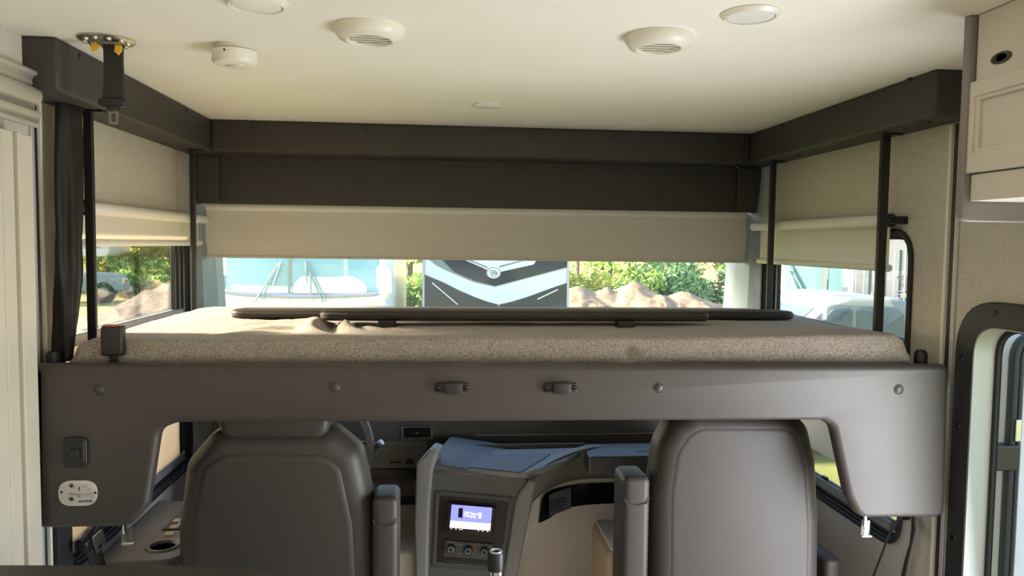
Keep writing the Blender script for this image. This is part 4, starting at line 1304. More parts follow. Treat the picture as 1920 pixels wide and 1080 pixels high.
for n, (px, py) in enumerate(((847, 1027), (879, 1030), (909.5, 1032))):
    p = onP(px, py, SO + sn * 0.010, sn)
    kb = link('knob', lathem(p, sn, [(0, 0), (0.0145, 0), (0.0135, 0.014), (0.011, 0.016), (0, 0.016)], 22), 'knob', cl, True)
    link('knob_ring', tubem([p + sn * 0.0165 + (su * math.cos(k) + sv * math.sin(k)) * 0.0085 for k in [2 * PI * j / 18 for j in range(18)]], 0.0012, 6, True), 'knob_ring', kb, True)
    if n == 1:
        for a0, a1, m in ((-0.2, PI / 2, 'red_mark'), (PI / 2, PI + 0.5, 'blue_mark')):
            link('dial_arc', tubem([p + sn * 0.0008 + (su * math.cos(a0 + (a1 - a0) * k / 10) + sv * math.sin(a0 + (a1 - a0) * k / 10)) * 0.0185 for k in range(11)], 0.0016, 6), m, kb)
    else:
        for k in range(5):
            a_ = PI * (0.25 + 0.22 * k)
            link('dial_tick', boxm(p + sn * 0.0006 + (su * math.cos(a_) + sv * math.sin(a_)) * 0.019, (0.003, 0.0015, 0.0008), 0, 1, (su, sv, sn)), 'white_mark', kb)
for px, py in ((865, 1021), (862, 1038), (903, 1042)):
    p = onP(px, py, SO + sn * 0.010, sn)
    link('indicator', lathem(p, sn, [(0.002, 0), (0.0015, 0.001), (0, 0.001)], 8), 'white_mark', cl)
# tray on top of the console
zt2 = S_TL.z + 0.004
T = lambda px, py, z=zt2: onZ(px, py, z)
tray = [T(806, 878), T(848, 842), T(1094, 838), T(1080, 850), T(988, 900)]
lp = [(p.x, p.y) for p in (S_TL, T(815, 845), T(1098, 838), T(1060, 862), S_TR)]
link('tray', platem([lp], 0.02, at(FXY, (0, 0, S_TL.z - 0.018)), 0.002, 1), 'dash_mid', dash)
ins = [(p.x, p.y) for p in (T(832, 870), T(842, 853), T(1035, 850), T(975, 886))]
link('tray_mat', platem([fillet(ins, 0.01)], 0.004, at(FXY, (0, 0, S_TL.z + 0.0005)), 0.001, 1), 'dash', dash)
link('tray_back', box2((T(822, 842).x, T(900, 838).y, S_TL.z - 0.01), (T(1098, 838).x, T(900, 838).y + 0.012, S_TL.z + 0.012), 0.003), 'dash', dash)

# passenger side: grey cowl sweeping away from the console
def strip(top, bot, thick, m, name, par=dash, nv=(0, 1, 0), mid=2, smooth_=True):
    """a surface between two lists of (px, py, Y)"""
    ta = catmull([onY(*p) for p in top], 6); ba = catmull([onY(*p) for p in bot], 6)
    rows = [[a + (b - a) * (k / mid) for k in range(mid + 1)] for a, b in zip(ta, ba)]
    return link(name, gridm(rows, thick, nv), m, par, smooth_)
# cowl top edge, cowl lower edge
strip([(990, 892, 2.425), (1040, 862, 2.55), (1095, 842, 2.68), (1150, 838, 2.74), (1330, 842, 2.78)],
      [(980, 990, 2.46), (1012, 932, 2.585), (1066, 906, 2.695), (1150, 898, 2.755), (1330, 900, 2.795)], 0.04, 'dash_mid', 'passenger_cowl', mid=4)
strip([(990, 892, 2.425), (1040, 862, 2.55), (1095, 842, 2.68), (1150, 838, 2.74), (1330, 842, 2.78)],
      [(1000, 850, 2.70), (1050, 838, 2.76), (1096, 835, 2.80), (1150, 834, 2.86), (1330, 835, 2.86)], 0.012, 'dash_mid', 'cowl_top', nv=(0, 0, -1))
strip([(985, 960, 2.435), (1012, 930, 2.55), (1065, 904, 2.665), (1150, 897, 2.726), (1330, 899, 2.766)],
      [(985, 985, 2.436), (1010, 985, 2.545), (1065, 948, 2.66), (1150, 945, 2.72), (1330, 945, 2.76)], 0.02, 'dash_beige', 'beige_surround', mid=2)
strip([(1013, 962, 2.540), (1022, 928, 2.560), (1066, 911, 2.653), (1150, 905, 2.714), (1330, 907, 2.754)],
      [(1011, 981, 2.538), (1030, 972, 2.570), (1066, 952, 2.650), (1150, 944, 2.710), (1330, 944, 2.750)], 0.008, 'black_gloss', 'black_inlay', mid=2)
lv = strip([(1033, 926, 2.572), (1050, 919, 2.608), (1073, 912, 2.655)], [(1033, 965, 2.570), (1050, 959, 2.606), (1073, 950, 2.652)], 0.010, 'bezel', 'air_vent', nv=(0, 1, 0))
lv.location = Vector((-0.008, -0.016, 0))
vo = Vector((-0.011, -0.022, 0))
for k in range(4):
    py = 930 + k * 6.5
    link('louver', tubem([onY(1038, py + 6, 2.575) + vo, onY(1068, py - 4, 2.645) + vo], 0.0018, 6), 'black_plastic', lv)
# beige lower fascia with a swept crease
strip([(975, 975, 2.436), (1012, 980, 2.545), (1065, 950, 2.662), (1150, 943, 2.722), (1330, 943, 2.762)],
      [(958, 1130, 2.50), (985, 1060, 2.60), (1060, 1020, 2.68), (1150, 1012, 2.73), (1330, 1012, 2.77)], 0.03, 'dash_beige', 'lower_fascia', mid=4)
strip([(958, 1130, 2.50), (985, 1060, 2.60), (1060, 1020, 2.68), (1150, 1012, 2.73), (1330, 1012, 2.77)],
      [(960, 1260, 2.60), (1010, 1200, 2.72), (1070, 1190, 2.80), (1150, 1190, 2.84), (1330, 1190, 2.86)], 0.03, 'dash_beige', 'kick_fascia', mid=3)
# fold-out tray lid on the passenger side
a, b = onY(1106, 857, 2.60), onY(1300, 887, 2.60)
yb = 2.70
lid = link('tray_lid', box2((a.x, 2.60, b.z), (b.x, yb + 0.08, a.z), 0.006, 3), 'dash', dash, True)
link('lid_slot', box2((onY(1190, 850, 2.68).x, 2.66, a.z - 0.001), (onY(1260, 850, 2.68).x, 2.69, a.z + 0.0015), 0.0005, 1), 'black_plastic', lid)
link('lid_edge', tubem([(a.x + 0.002, 2.602, b.z + 0.004), (a.x + 0.0, 2.601, a.z - 0.006), (a.x + 0.004, 2.61, a.z - 0.001)], 0.0015, 6), 'alu', lid)

# ------------------------------------------------------------------ steering wheel
WYc, Wr = 2.70, 0.205
pr = onY(694, 850, WYc)
wc = Vector((pr.x - Wr, WYc, pr.z + 0.01))
tilt = math.radians(28)
wu = Vector((1, 0, 0)); wv = Vector((0, math.sin(tilt), math.cos(tilt))); wn_ = wu.cross(wv)
t = thing('steering_wheel', 'dark steering wheel partly hidden behind the left seat', 'steering wheel', (wc.x, wc.y + 0.2, wc.z - 0.2))
link('rim', tubem([wc + (wu * math.cos(k) + wv * math.sin(k)) * Wr for k in [2 * PI * j / 48 for j in range(48)]], 0.016, 12, True), 'wheel_grey', t, True)
link('hub', lathem(wc - wn_ * 0.02 + Vector((0, 0.03, 0)), Vector((0, -1, 0.5)), [(0.075, 0), (0.07, 0.03), (0.05, 0.04), (0, 0.042)], 24), 'black_satin', t, True)
for a_ in (0.15, PI - 0.15, -PI / 2):
    link('spoke', tubem([wc + (wu * math.cos(a_) + wv * math.sin(a_)) * 0.05 + Vector((0, 0.02, 0)), wc + (wu * math.cos(a_) + wv * math.sin(a_)) * (Wr - 0.005)], [0.022, 0.014], 10, flat=0.5), 'bezel', t, True)
link('column', tubem([wc + Vector((0, 0.03, -0.01)), wc + Vector((0, 0.24, -0.12))], 0.045, 16), 'dash', t, True)
link('stalk', tubem([wc + Vector((0.05, 0.07, -0.03)), onY(697, 846, 2.74), onY(712, 832, 2.72)], [0.008, 0.010, 0.011], 10), 'bezel', t, True)
link('stalk_tip', tubem([onY(711.5, 832.5, 2.72), onY(716, 828.5, 2.715)], 0.0115, 10), 'alu', t, True)

# ------------------------------------------------------------------ driver side console with cup holder
zcn = 0.655
t = thing('side_console', 'grey side console with a cup holder under the left window', 'console', (-0.9, 2.6, 0.0))
P_ = lambda px, py: onZ(px, py, zcn)
i0, i1 = P_(235, 1056), P_(360, 1040)
lp = [(XL + 0.002, P_(232, 1056).y), (-0.80, P_(232, 1056).y + 0.02), (-0.74, 2.45), (-0.74, 2.82), (XL + 0.002, 2.82)]
cupc = P_(306, 1024)
hole = [(cupc.x + 0.040 * math.cos(2 * PI * k / 28), cupc.y + 0.040 * math.sin(2 * PI * k / 28)) for k in range(28)]
link('console_top', platem([fillet(lp, [0, 0.05, 0.1, 0, 0], 5), hole], 0.03, at(FXY, (0, 0, zcn - 0.03)), 0.004, 2), 'dash_mid', t, True)
link('console_base', box2((XL + 0.002, 2.35, 0.0), (-0.80, 2.82, zcn - 0.12), 0.004), 'dash_beige', t)
ch = link('cup_holder', lathem((cupc.x, cupc.y, zcn), (0, 0, 1), [(0, -0.07), (0.036, -0.07), (0.039, -0.005), (0.040, 0.004), (0.050, 0.006), (0.052, 0.0), (0.046, -0.004), (0.041, -0.012), (0.040, -0.075), (0, -0.075)], 30), 'dash_mid', t, True)
link('cup_liner', lathem((cupc.x, cupc.y, zcn), (0, 0, 1), [(0, -0.062), (0.0355, -0.062), (0.0385, -0.006)], 30), 'black_gloss', ch, True)
for k, (px, py, m) in enumerate(((327, 990, 'trim_tan'), (318, 1003, 'trim_tan'), (340, 985, 'alu'), (333, 978, 'alu'))):
    p = P_(px, py)
    link('switch', boxm((p.x, p.y, zcn + 0.003), (0.026, 0.030, 0.008), 0.002), m, t)
p0 = P_(300, 1010)
link('switch_plate', box2((p0.x - 0.02, p0.y + 0.09, zcn), (p0.x + 0.14, p0.y + 0.28, zcn + 0.002)), 'dash', t)
link('divider', box2((p0.x - 0.02, p0.y + 0.070, zcn), (p0.x + 0.14, p0.y + 0.080, zcn + 0.004)), 'black_plastic', t)

# ================================================================== OUTDOORS
def ground_y(px, Y): return onY(px, 500, Y).x
vs, fs = [], []
link('ground', box2((-120, -60, GZ - 0.2), (120, 140, GZ)), 'grass_ground', kind='structure')
# gold-coloured slope rising behind the trees
rows = []
for i in range(9):
    f_ = i / 8
    rows.append([Vector((-90 + 180 * j / 24, 55 + 45 * f_, GZ - 0.05 + 16 * f_ ** 1.3 + 0.6 * noise.noise(Vector((j * 0.4, i * 0.5, 0))))) for j in range(25)])
link('hill', gridm(rows), 'gold_field', smooth='all', kind='structure')

def mound(name, label, cat, cx, cy, rx, ry, h, m, peaks, n=90):
    rows = []
    for i in range(n + 1):
        row = []
        for j in range(n + 1):
            u = -1 + 2 * j / n; v = -1 + 2 * i / n
            z = 0
            for (pu, pv, ph, pw) in peaks:
                d = math.hypot((u - pu), (v - pv)) / pw
                z = max(z, ph * max(0, 1 - d)) if d < 1 else z
            z = z * h
            x, y = cx + u * rx, cy + v * ry
            if z > 0.02: z += 0.07 * h * noise.noise(Vector((x * 1.3, y * 1.3, 0))) + 0.035 * h * noise.noise(Vector((x * 3.4, y * 3.4, 2))) + 0.02 * h * noise.noise(Vector((x * 9, y * 9, 4)))
            row.append(Vector((x, y, GZ - 0.05 + max(0, z))))
        rows.append(row)
    return link(name, gridm(rows), m, smooth='all', label=label, cat=cat)
mx = ground_y(1215, 20)
mound('dirt_mound', 'low mound of pale brown dirt before the trees, seen through the windshield', 'mound', mx, 20, 3.6, 2.2, 1.45, 'dirt', [(-0.55, 0, 1.02, 0.95), (-0.08, 0.05, 1.08, 0.95), (-0.32, 0, 0.98, 0.8), (0.28, 0, 0.92, 0.95), (0.5, 0, 0.72, 0.8)])
gx = ground_y(420, 24)
mound('gravel_pile', 'grey gravel pile seen through the left side window', 'gravel pile', gx, 24.0, 4.3, 4.0, 1.95, 'gravel', [(0.0, 0.0, 1.0, 0.98), (0.14, 0.05, 0.98, 0.85)])

# trees and bushes
def leaves(clusters, n, size):
    vs, fs = [], []
    tot = sum(c[3] * c[4] * c[5] for c in clusters)
    for (x, y, z, rx, ry, rz) in clusters:
        k = int(n * rx * ry * rz / tot) + 1
        for _ in range(k):
            d = Vector((random.gauss(0, 1), random.gauss(0, 1), random.gauss(0, 1))).normalized() * random.random() ** 0.38
            c = Vector((x + d.x * rx, y + d.y * ry, z + d.z * rz))
            u = Vector((random.gauss(0, 1), random.gauss(0, 1), random.gauss(0, 1))).normalized()
            v = u.orthogonal().normalized()
            s = size * random.uniform(0.6, 1.3)
            b = len(vs)
            vs += [c - u * s, c + v * s * 0.5, c + u * s, c - v * s * 0.5]
            fs.append((b, b + 1, b + 2, b + 3))
    return from_pd(vs, fs, recalc=False)
def tree(label, px, Y, h, crown, m, n=2600, size=0.16, trunk=0.16, lean=0.0, group='trees beyond the vehicles', low=0.12):
    x = ground_y(px, Y)
    t = thing('tree', label, 'tree', (x, Y, GZ), group)
    path = [Vector((x, Y, GZ - 0.1)), Vector((x + lean * 0.3, Y, GZ + h * 0.3)), Vector((x + lean * 0.7, Y + 0.1, GZ + h * 0.6)), Vector((x + lean, Y, GZ + h * 0.9))]
    link('trunk', tubem(catmull(path, 4), [trunk * (1 - 0.75 * k / 12) for k in range(13)], 8), 'bark', t, True)
    for k in range(5):
        f_ = 0.30 + 0.13 * k
        b = Vector((x + lean * f_, Y, GZ + h * f_)); a_ = random.uniform(0, 2 * PI)
        e = b + Vector((math.cos(a_) * crown * 0.7, math.sin(a_) * crown * 0.4, h * 0.13))
        link('branch', tubem([b, (b + e) / 2 + Vector((0, 0, 0.15)), e], [trunk * 0.35, trunk * 0.25, trunk * 0.1], 6), 'bark', t, True)
    cl_ = [(x + lean + random.uniform(-crown, crown) * 0.7, Y + random.uniform(-crown, crown) * 0.5, GZ + h * random.uniform(low, 0.95), crown * random.uniform(0.35, 0.6), crown * 0.45, h * random.uniform(0.05, 0.10)) for _ in range(20)]
    link('crown', leaves(cl_, n, size), m, t)
def bush(label, px, Y, w_, h, m, n=2000, size=0.14, group='bushes at the edge of the lot'):
    x = ground_y(px, Y)
    t = thing('bush', label, 'bush', (x, Y, GZ), group)
    for k in range(3):
        link('stem', tubem([(x + random.uniform(-0.2, 0.2), Y, GZ - 0.05), (x + random.uniform(-0.5, 0.5) * w_ * 0.5, Y, GZ + h * 0.6)], [0.05, 0.02], 6), 'bark', t)
    cl_ = [(x + random.uniform(-w_, w_) * 0.8, Y + random.uniform(-0.6, 0.6), GZ + h * random.uniform(0.15, 0.75), w_ * random.uniform(0.25, 0.45), 0.7, h * random.uniform(0.18, 0.3)) for _ in range(12)]
    link('foliage', leaves(cl_, n, size), m, t)
tree('slim tree just right of the motorhome with the emblem', 1082, 26.5, 7.0, 1.5, 'leaf_yellow', 1500, 0.12, 0.11)
tree('twin-leaning tree behind the dirt mound, loose yellow-green leaves', 1140, 28.5, 7.5, 1.8, 'leaf_green', 1600, 0.12, 0.14, 0.3)
tree('tree with dark green leaves above the middle of the dirt mound', 1180, 31, 7.5, 1.8, 'leaf_green', 1800, 0.12, 0.12, -0.2)
tree('tree with a thick trunk right of the mound peak', 1250, 27.5, 7.8, 2.0, 'leaf_blue', 1900, 0.12, 0.17, 0.1)
tree('full blue-green tree right of the thick trunk', 1300, 31, 7.0, 1.9, 'leaf_blue', 4200, 0.13, 0.11)
tree('sparse tree against the golden field, by the right windshield pillar', 1375, 29.5, 7.6, 1.8, 'leaf_green', 1000, 0.12, 0.07)
tree('tree in the gap between the two motorhomes', 765, 24, 7.0, 1.7, 'leaf_green', 3000, 0.14, 0.2)
tree('tree with bright leaves at the left windshield pillar', 392, 34, 7.0, 2.0, 'leaf_yellow', 2200, 0.15, 0.15)
bush('low green bushes right of the dirt mound', 1335, 24.5, 1.5, 2.1, 'leaf_blue', 2600, 0.11)
bush('yellow-green bush behind the left end of the dirt mound', 1085, 23.6, 1.2, 1.8, 'leaf_yellow', 1800, 0.11)
bush('green bush behind the peak of the dirt mound', 1190, 25.2, 1.6, 2.2, 'leaf_green', 2400, 0.11)
bush('green bush in the gap beside the big white mirror', 770, 20, 0.9, 1.7, 'leaf_green', 1800, 0.10)
# left side, seen through the side window
for k, px in enumerate((215, 262, 300, 345)):
    tree(['dark tree standing behind the nose of the white trailer', 'dark tree above the hood of the white pickup', 'dark tree in the middle of the left side window', 'dark tree at the front edge of the left side window'][k], px, 46 + k, 5.2, 2.4, 'leaf_dark', 3600, 0.26, 0.25, low=0.25, group='dark trees behind the pickup')
bush('yellow flowering bush behind the hood of the pickup', 195, 40, 2.0, 2.6, 'leaf_gold', 2600, 0.17)
bush('bright green bush right of the yellow flowering bush', 240, 39, 1.9, 2.1, 'leaf_yellow', 3000, 0.16)
bush('bright green bush in front of the pickup headlight', 275, 38, 2.0, 2.2, 'leaf_yellow', 3000, 0.16)
bush('tall yellow-green bush above the gravel pile', 305, 38, 1.5, 3.0, 'leaf_yellow', 3000, 0.16)
bush('golden bush beside the window post, above the gravel', 335, 39, 1.4, 2.8, 'leaf_gold', 2400, 0.16)
bush('dark green bush at the foot of the gravel pile', 262, 33.5, 1.6, 1.2, 'leaf_green', 2600, 0.13)
# seen through the right side window
tree('tree behind the blue-windowed motorhome, by the window post', 1452, 34, 5.5, 1.2, 'leaf_gold', 2400, 0.14, 0.16, low=0.25)
tree('dark tree between the motorhome and the white container', 1597, 27, 5.5, 1.2, 'leaf_dark', 2400, 0.15, 0.16, low=0.2)

# ------------------------------------------------------------------ white motorhome facing us, with its mirror
def motorhome(Y):
    xl, xr = onY(412, 520, Y).x, onY(722, 520, Y).x
    t = thing('motorhome', 'white motorhome with wipers and bedding behind its windshield, facing the camera', 'motorhome', ((xl + xr) / 2, Y + 3, GZ))
    zt_ = GZ + 3.3
    zw0 = onY(560, 556, Y).z
    link('body', box2((xl, Y, GZ + 0.45), (xr, Y + 7, zt_), 0.18, 5), 'rv_white', t, True)
    link('bumper', box2((xl + 0.05, Y - 0.12, GZ + 0.4), (xr - 0.05, Y + 0.2, GZ + 0.75), 0.06, 3), 'rv_white', t, True)
    gl, gr = onY(424, 520, Y).x, onY(711, 520, Y).x
    gw = link('windshield', platem([fillet([(gl, zw0 + 0.05), ((gl + gr) / 2, zw0), (gr, zw0 + 0.05), (gr, zt_ - 0.55), (gl, zt_ - 0.55)], [0.14, 0.5, 0.14, 0.15, 0.15])], 0.02, at(FXZ, (0, Y - 0.012, 0)), 0.005), 'rv_glass', t, True)
    path = [Vector((gl + (gr - gl) * k / 16, Y - 0.02, zw0 + 0.005 + 0.05 * abs(k / 8 - 1) ** 2)) for k in range(17)]
    link('windshield_seal', tubem(path, 0.035, 8), 'rv_seal', t, True)
    mxp = onY(543, 520, Y).x
    link('center_post', box2((mxp - 0.022, Y - 0.03, zw0), (mxp + 0.022, Y - 0.008, zt_ - 0.55), 0.004), 'rv_grey', t)
    # pale bedding piled behind the right half, pale curtains on the left
    bx0, bx1 = onY(548, 540, Y).x, onY(690, 540, Y).x
    zb0, zb1 = onY(600, 550, Y).z, onY(600, 519, Y).z
    link('bedding', platem([fillet([(bx0, zb0), (bx1, zb0), (bx1 - 0.03, zb1 - 0.08), ((bx0 + bx1) / 2 + 0.3, zb1 + 0.02), ((bx0 + bx1) / 2, zb1), (bx0 + 0.12, zb1 + 0.01), (bx0 + 0.02, zb1 - 0.12)], 0.12)], 0.02, at(FXZ, (0, Y - 0.030, 0)), 0.008, 3), 'linen', t, True)
    link('dash_cover', platem([fillet([(gl + 0.08, zb0), (bx0, zb0), (bx0, zb0 + 0.10), (gl + 0.08, zb0 + 0.12)], 0.03)], 0.016, at(FXZ, (0, Y - 0.027, 0)), 0.006), 'linen', t, True)
    for (p_, q_) in (((478, 565), (522, 495)), ((490, 560), (526, 490)), ((606, 568), (574, 495)), ((612, 566), (577, 490))):
        a_, b_ = onY(*p_, Y - 0.06), onY(*q_, Y - 0.06)
        link('wiper_arm', tubem([a_, b_], 0.012, 6), 'wiper', t)
    for (p_, q_) in (((512, 535), (527, 492)), ((575, 528), (573, 490)), ((583, 552), (582, 510))):
        a_, b_ = onY(*p_, Y - 0.07), onY(*q_, Y - 0.07)
        link('wiper_blade', tubem([a_, b_], 0.014, 6), 'wiper', t)
    a_, b_ = onY(418, 515, Y - 0.01), onY(424, 543, Y - 0.01)
    link('side_marker', box2((a_.x, Y - 0.012, b_.z), (b_.x, Y + 0.01, a_.z), 0.01), 'rv_seal', t)
    for px in (435, 495, 540, 585, 650):
        p = onY(px, 563, Y - 0.02)
        link('rivet', lathem((p.x, Y, p.z), (0, -1, 0), [(0.03, 0), (0.025, 0.02), (0, 0.03)], 10), 'white_smooth', t, True)
    # mirror on an arm
    a_, b_ = onY(706, 500, Y - 0.35), onY(736, 553, Y - 0.35)
    mr = link('mirror', platem([fillet([(a_.x + 0.03, b_.z + 0.02), (b_.x, b_.z), (b_.x - 0.03, a_.z), (a_.x + 0.02, a_.z)], 0.06)], 0.16, at(FXZ, (0, Y - 0.40, 0)), 0.045, 4), 'rv_white', t, True)
    link('mirror_arm', tubem([onY(690, 566, Y - 0.0), onY(712, 560, Y - 0.3), onY(726, 552, Y - 0.32)], [0.05, 0.045, 0.04], 8), 'rv_cream', mr, True)
    for sx in (xl + 0.35, xr - 0.35):
        link('wheel', cylm((sx - 0.14, Y + 1.2, GZ + 0.45), (sx + 0.14, Y + 1.2, GZ + 0.45), 0.45, seg=20, bev=0.04), 'tyre', t, True)
motorhome(11.0)

# ------------------------------------------------------------------ motorhome with black chevrons and a round emblem
def chevron_rv(Y):
    X_ = lambda px: onY(px, 520, Y).x
    Zp = lambda py: onY(928, py, Y).z
    xl, xr = X_(794), X_(1065)
    t = thing('motorhome', 'white motorhome front with glossy black chevrons and a round emblem', 'motorhome', ((xl + xr) / 2, Y + 3, GZ))
    link('body', box2((xl, Y, GZ + 0.4), (xr, Y + 4.4, GZ + 3.4), 0.04, 3), 'rv_white', t, True)
    L = lambda pts: pxloop(pts, Y)
    def cap(name, pts, off, m, th=0.012):
        return link(name, platem([L(pts)], th, at(FXZ, (0, Y - off - th, 0)), 0.003, 1), m, t)
    cap('upper_graphic', [(798, 482), (814, 482), (928, 524), (1064, 486), (1064, 502), (928, 538), (888, 529), (850, 513), (820, 499)], 0.0, 'rv_grey', 0.006)
    cap('upper_chevron', [(812, 470), (858, 470), (925, 516), (1005, 470), (1064, 470), (1064, 500), (928, 536), (890, 526), (852, 510)], 0.004, 'rv_black')
    cap('white_chevron', [(856, 455), (1030, 455), (1000, 496), (928, 512), (858, 482)], 0.018, 'rv_white')
    cap('accent_line', [(864, 483), (872, 483), (914, 500), (914, 503)], 0.03, 'rv_grey', 0.004)
    cap('accent_line', [(1000, 484), (994, 484), (936, 498), (936, 502)], 0.03, 'rv_grey', 0.004)
    # lower black panels on each side of the white V
    vl = [(794, 514), (830, 529), (862, 545), (890, 557), (915, 566), (934, 571), (934, 640), (794, 640)]
    vr = [(1064, 530), (1040, 538), (1010, 549), (985, 558), (958, 566), (936, 571), (936, 640), (1064, 640)]
    cap('lower_panel', vl, 0.004, 'rv_black')
    cap('lower_panel', vr, 0.004, 'rv_black')
    for p_, q_ in (((810, 530), (858, 571)), ((1046, 543), (1008, 561))):
        a_, b_ = onY(*p_, Y - 0.03), onY(*q_, Y - 0.03)
        link('pinstripe', tubem([a_, b_], 0.012, 6), 'rv_white', t)
    for x in (xl, xr):
        link('corner_trim', box2((x - 0.02, Y - 0.02, GZ + 0.5), (x + 0.02, Y + 0.03, GZ + 3.3), 0.005), 'alu_white', t)
    c = onY(925.5, 512, Y - 0.045)
    em = link('emblem', lathem((c.x, Y - 0.03, c.z), (0, -1, 0), [(0.128, 0), (0.128, 0.012), (0.120, 0.016), (0, 0.016)], 32, 0.80, u=(1, 0, 0)), 'rv_grey', t, True)
    link('emblem_disc', lathem((c.x, Y - 0.045, c.z), (0, -1, 0), [(0.112, 0), (0.110, 0.005), (0, 0.006)], 32, 0.80, u=(1, 0, 0)), 'rv_white', em, True)
    yy_ = Y - 0.055
    sw_ = [(-0.070, -0.005), (-0.062, 0.030), (-0.020, 0.045), (0.030, 0.030), (0.068, -0.010), (0.030, -0.020), (0.020, -0.005), (-0.010, 0.008), (-0.035, -0.010), (-0.030, -0.042), (0.010, -0.058), (0.045, -0.050)]
    link('emblem_swirl', tubem(catmull([(c.x + a_, yy_, c.z + b_) for a_, b_ in sw_], 5), [0.004 + 0.008 * math.sin(PI * min(1, k / 55)) for k in range(56)], 6), 'rv_grey', em, True)
    for sx in (xl + 0.35, xr - 0.35):
        link('wheel', cylm((sx - 0.14, Y + 1.6, GZ + 0.45), (sx + 0.14, Y + 1.6, GZ + 0.45), 0.45, seg=20, bev=0.04), 'tyre', t, True)
chevron_rv(13.0)

# ------------------------------------------------------------------ motorhome with a pale blue windshield at the right
A_, B_ = onY(1467, 520, 21.0), onY(1590, 520, 20.25)
ux = (B_ - A_); ux.z = 0; Wd = ux.length; ux.normalize()
un = Vector((-ux.y, ux.x, 0))                            # away from us
t = thing('motorhome', 'white motorhome with a pale blue windshield, seen through the right side window', 'motorhome', (A_.x + ux.x * Wd / 2 + un.x * 3, A_.y + ux.y * Wd / 2 + un.y * 3, GZ))
ctr = A_ + ux * (Wd / 2) + un * 3.0
link('body', boxm((ctr.x, ctr.y, GZ + 1.9), (Wd + 0.10, 6.0, 2.9), 0.12, 4, (ux, un, AX[2])), 'rv_white', t, True)
fr = (Vector((A_.x, A_.y, 0)), ux, Vector((0, 0, 1)), -un)
link('windshield', platem([rrect(0.06, GZ + 1.15, Wd - 0.10, GZ + 2.9, 0.12)], 0.02, fr, 0.004), 'rv_blueglass', t, True)
pm = onP(1546, 520, Vector((A_.x, A_.y, 0)), un) - A_
mid_u = pm.dot(ux)
f2 = (fr[0] - un * 0.02, ux, fr[2], -un)
link('center_post', platem([[(mid_u - 0.07, GZ + 1.1), (mid_u + 0.07, GZ + 1.1), (mid_u + 0.07, GZ + 2.9), (mid_u - 0.07, GZ + 2.9)]], 0.02, f2, 0.004), 'rv_grey', t)
pp = onP(1579, 520, Vector((A_.x, A_.y, 0)), un) - A_
link('corner_post', platem([[(pp.dot(ux) - 0.10, GZ + 2.9), (pp.dot(ux) + 0.10, GZ + 2.9), (pp.dot(ux) + 0.18, GZ + 1.4), (pp.dot(ux) + 0.04, GZ + 1.4)]], 0.03, f2, 0.006), 'rv_white', t)
for p_, q_ in (((1478, 492), (1507, 545)), ((1480, 505), (1494, 545)), ((1488, 515), (1504, 543)), ((1477, 508), (1488, 520))):
    a_ = onP(*p_, Vector((A_.x, A_.y, 0)) - un * 0.06, un); b_ = onP(*q_, Vector((A_.x, A_.y, 0)) - un * 0.06, un)
    link('wiper_arm', tubem([a_, b_], 0.020, 6), 'wiper', t)
for s_ in (0.4, Wd - 0.4):
    c = A_ + ux * s_ + un * 1.3
    link('wheel', cylm(Vector((c.x, c.y, GZ + 0.45)) - ux * 0.14, Vector((c.x, c.y, GZ + 0.45)) + ux * 0.14, 0.45, seg=20, bev=0.04), 'tyre', t, True)

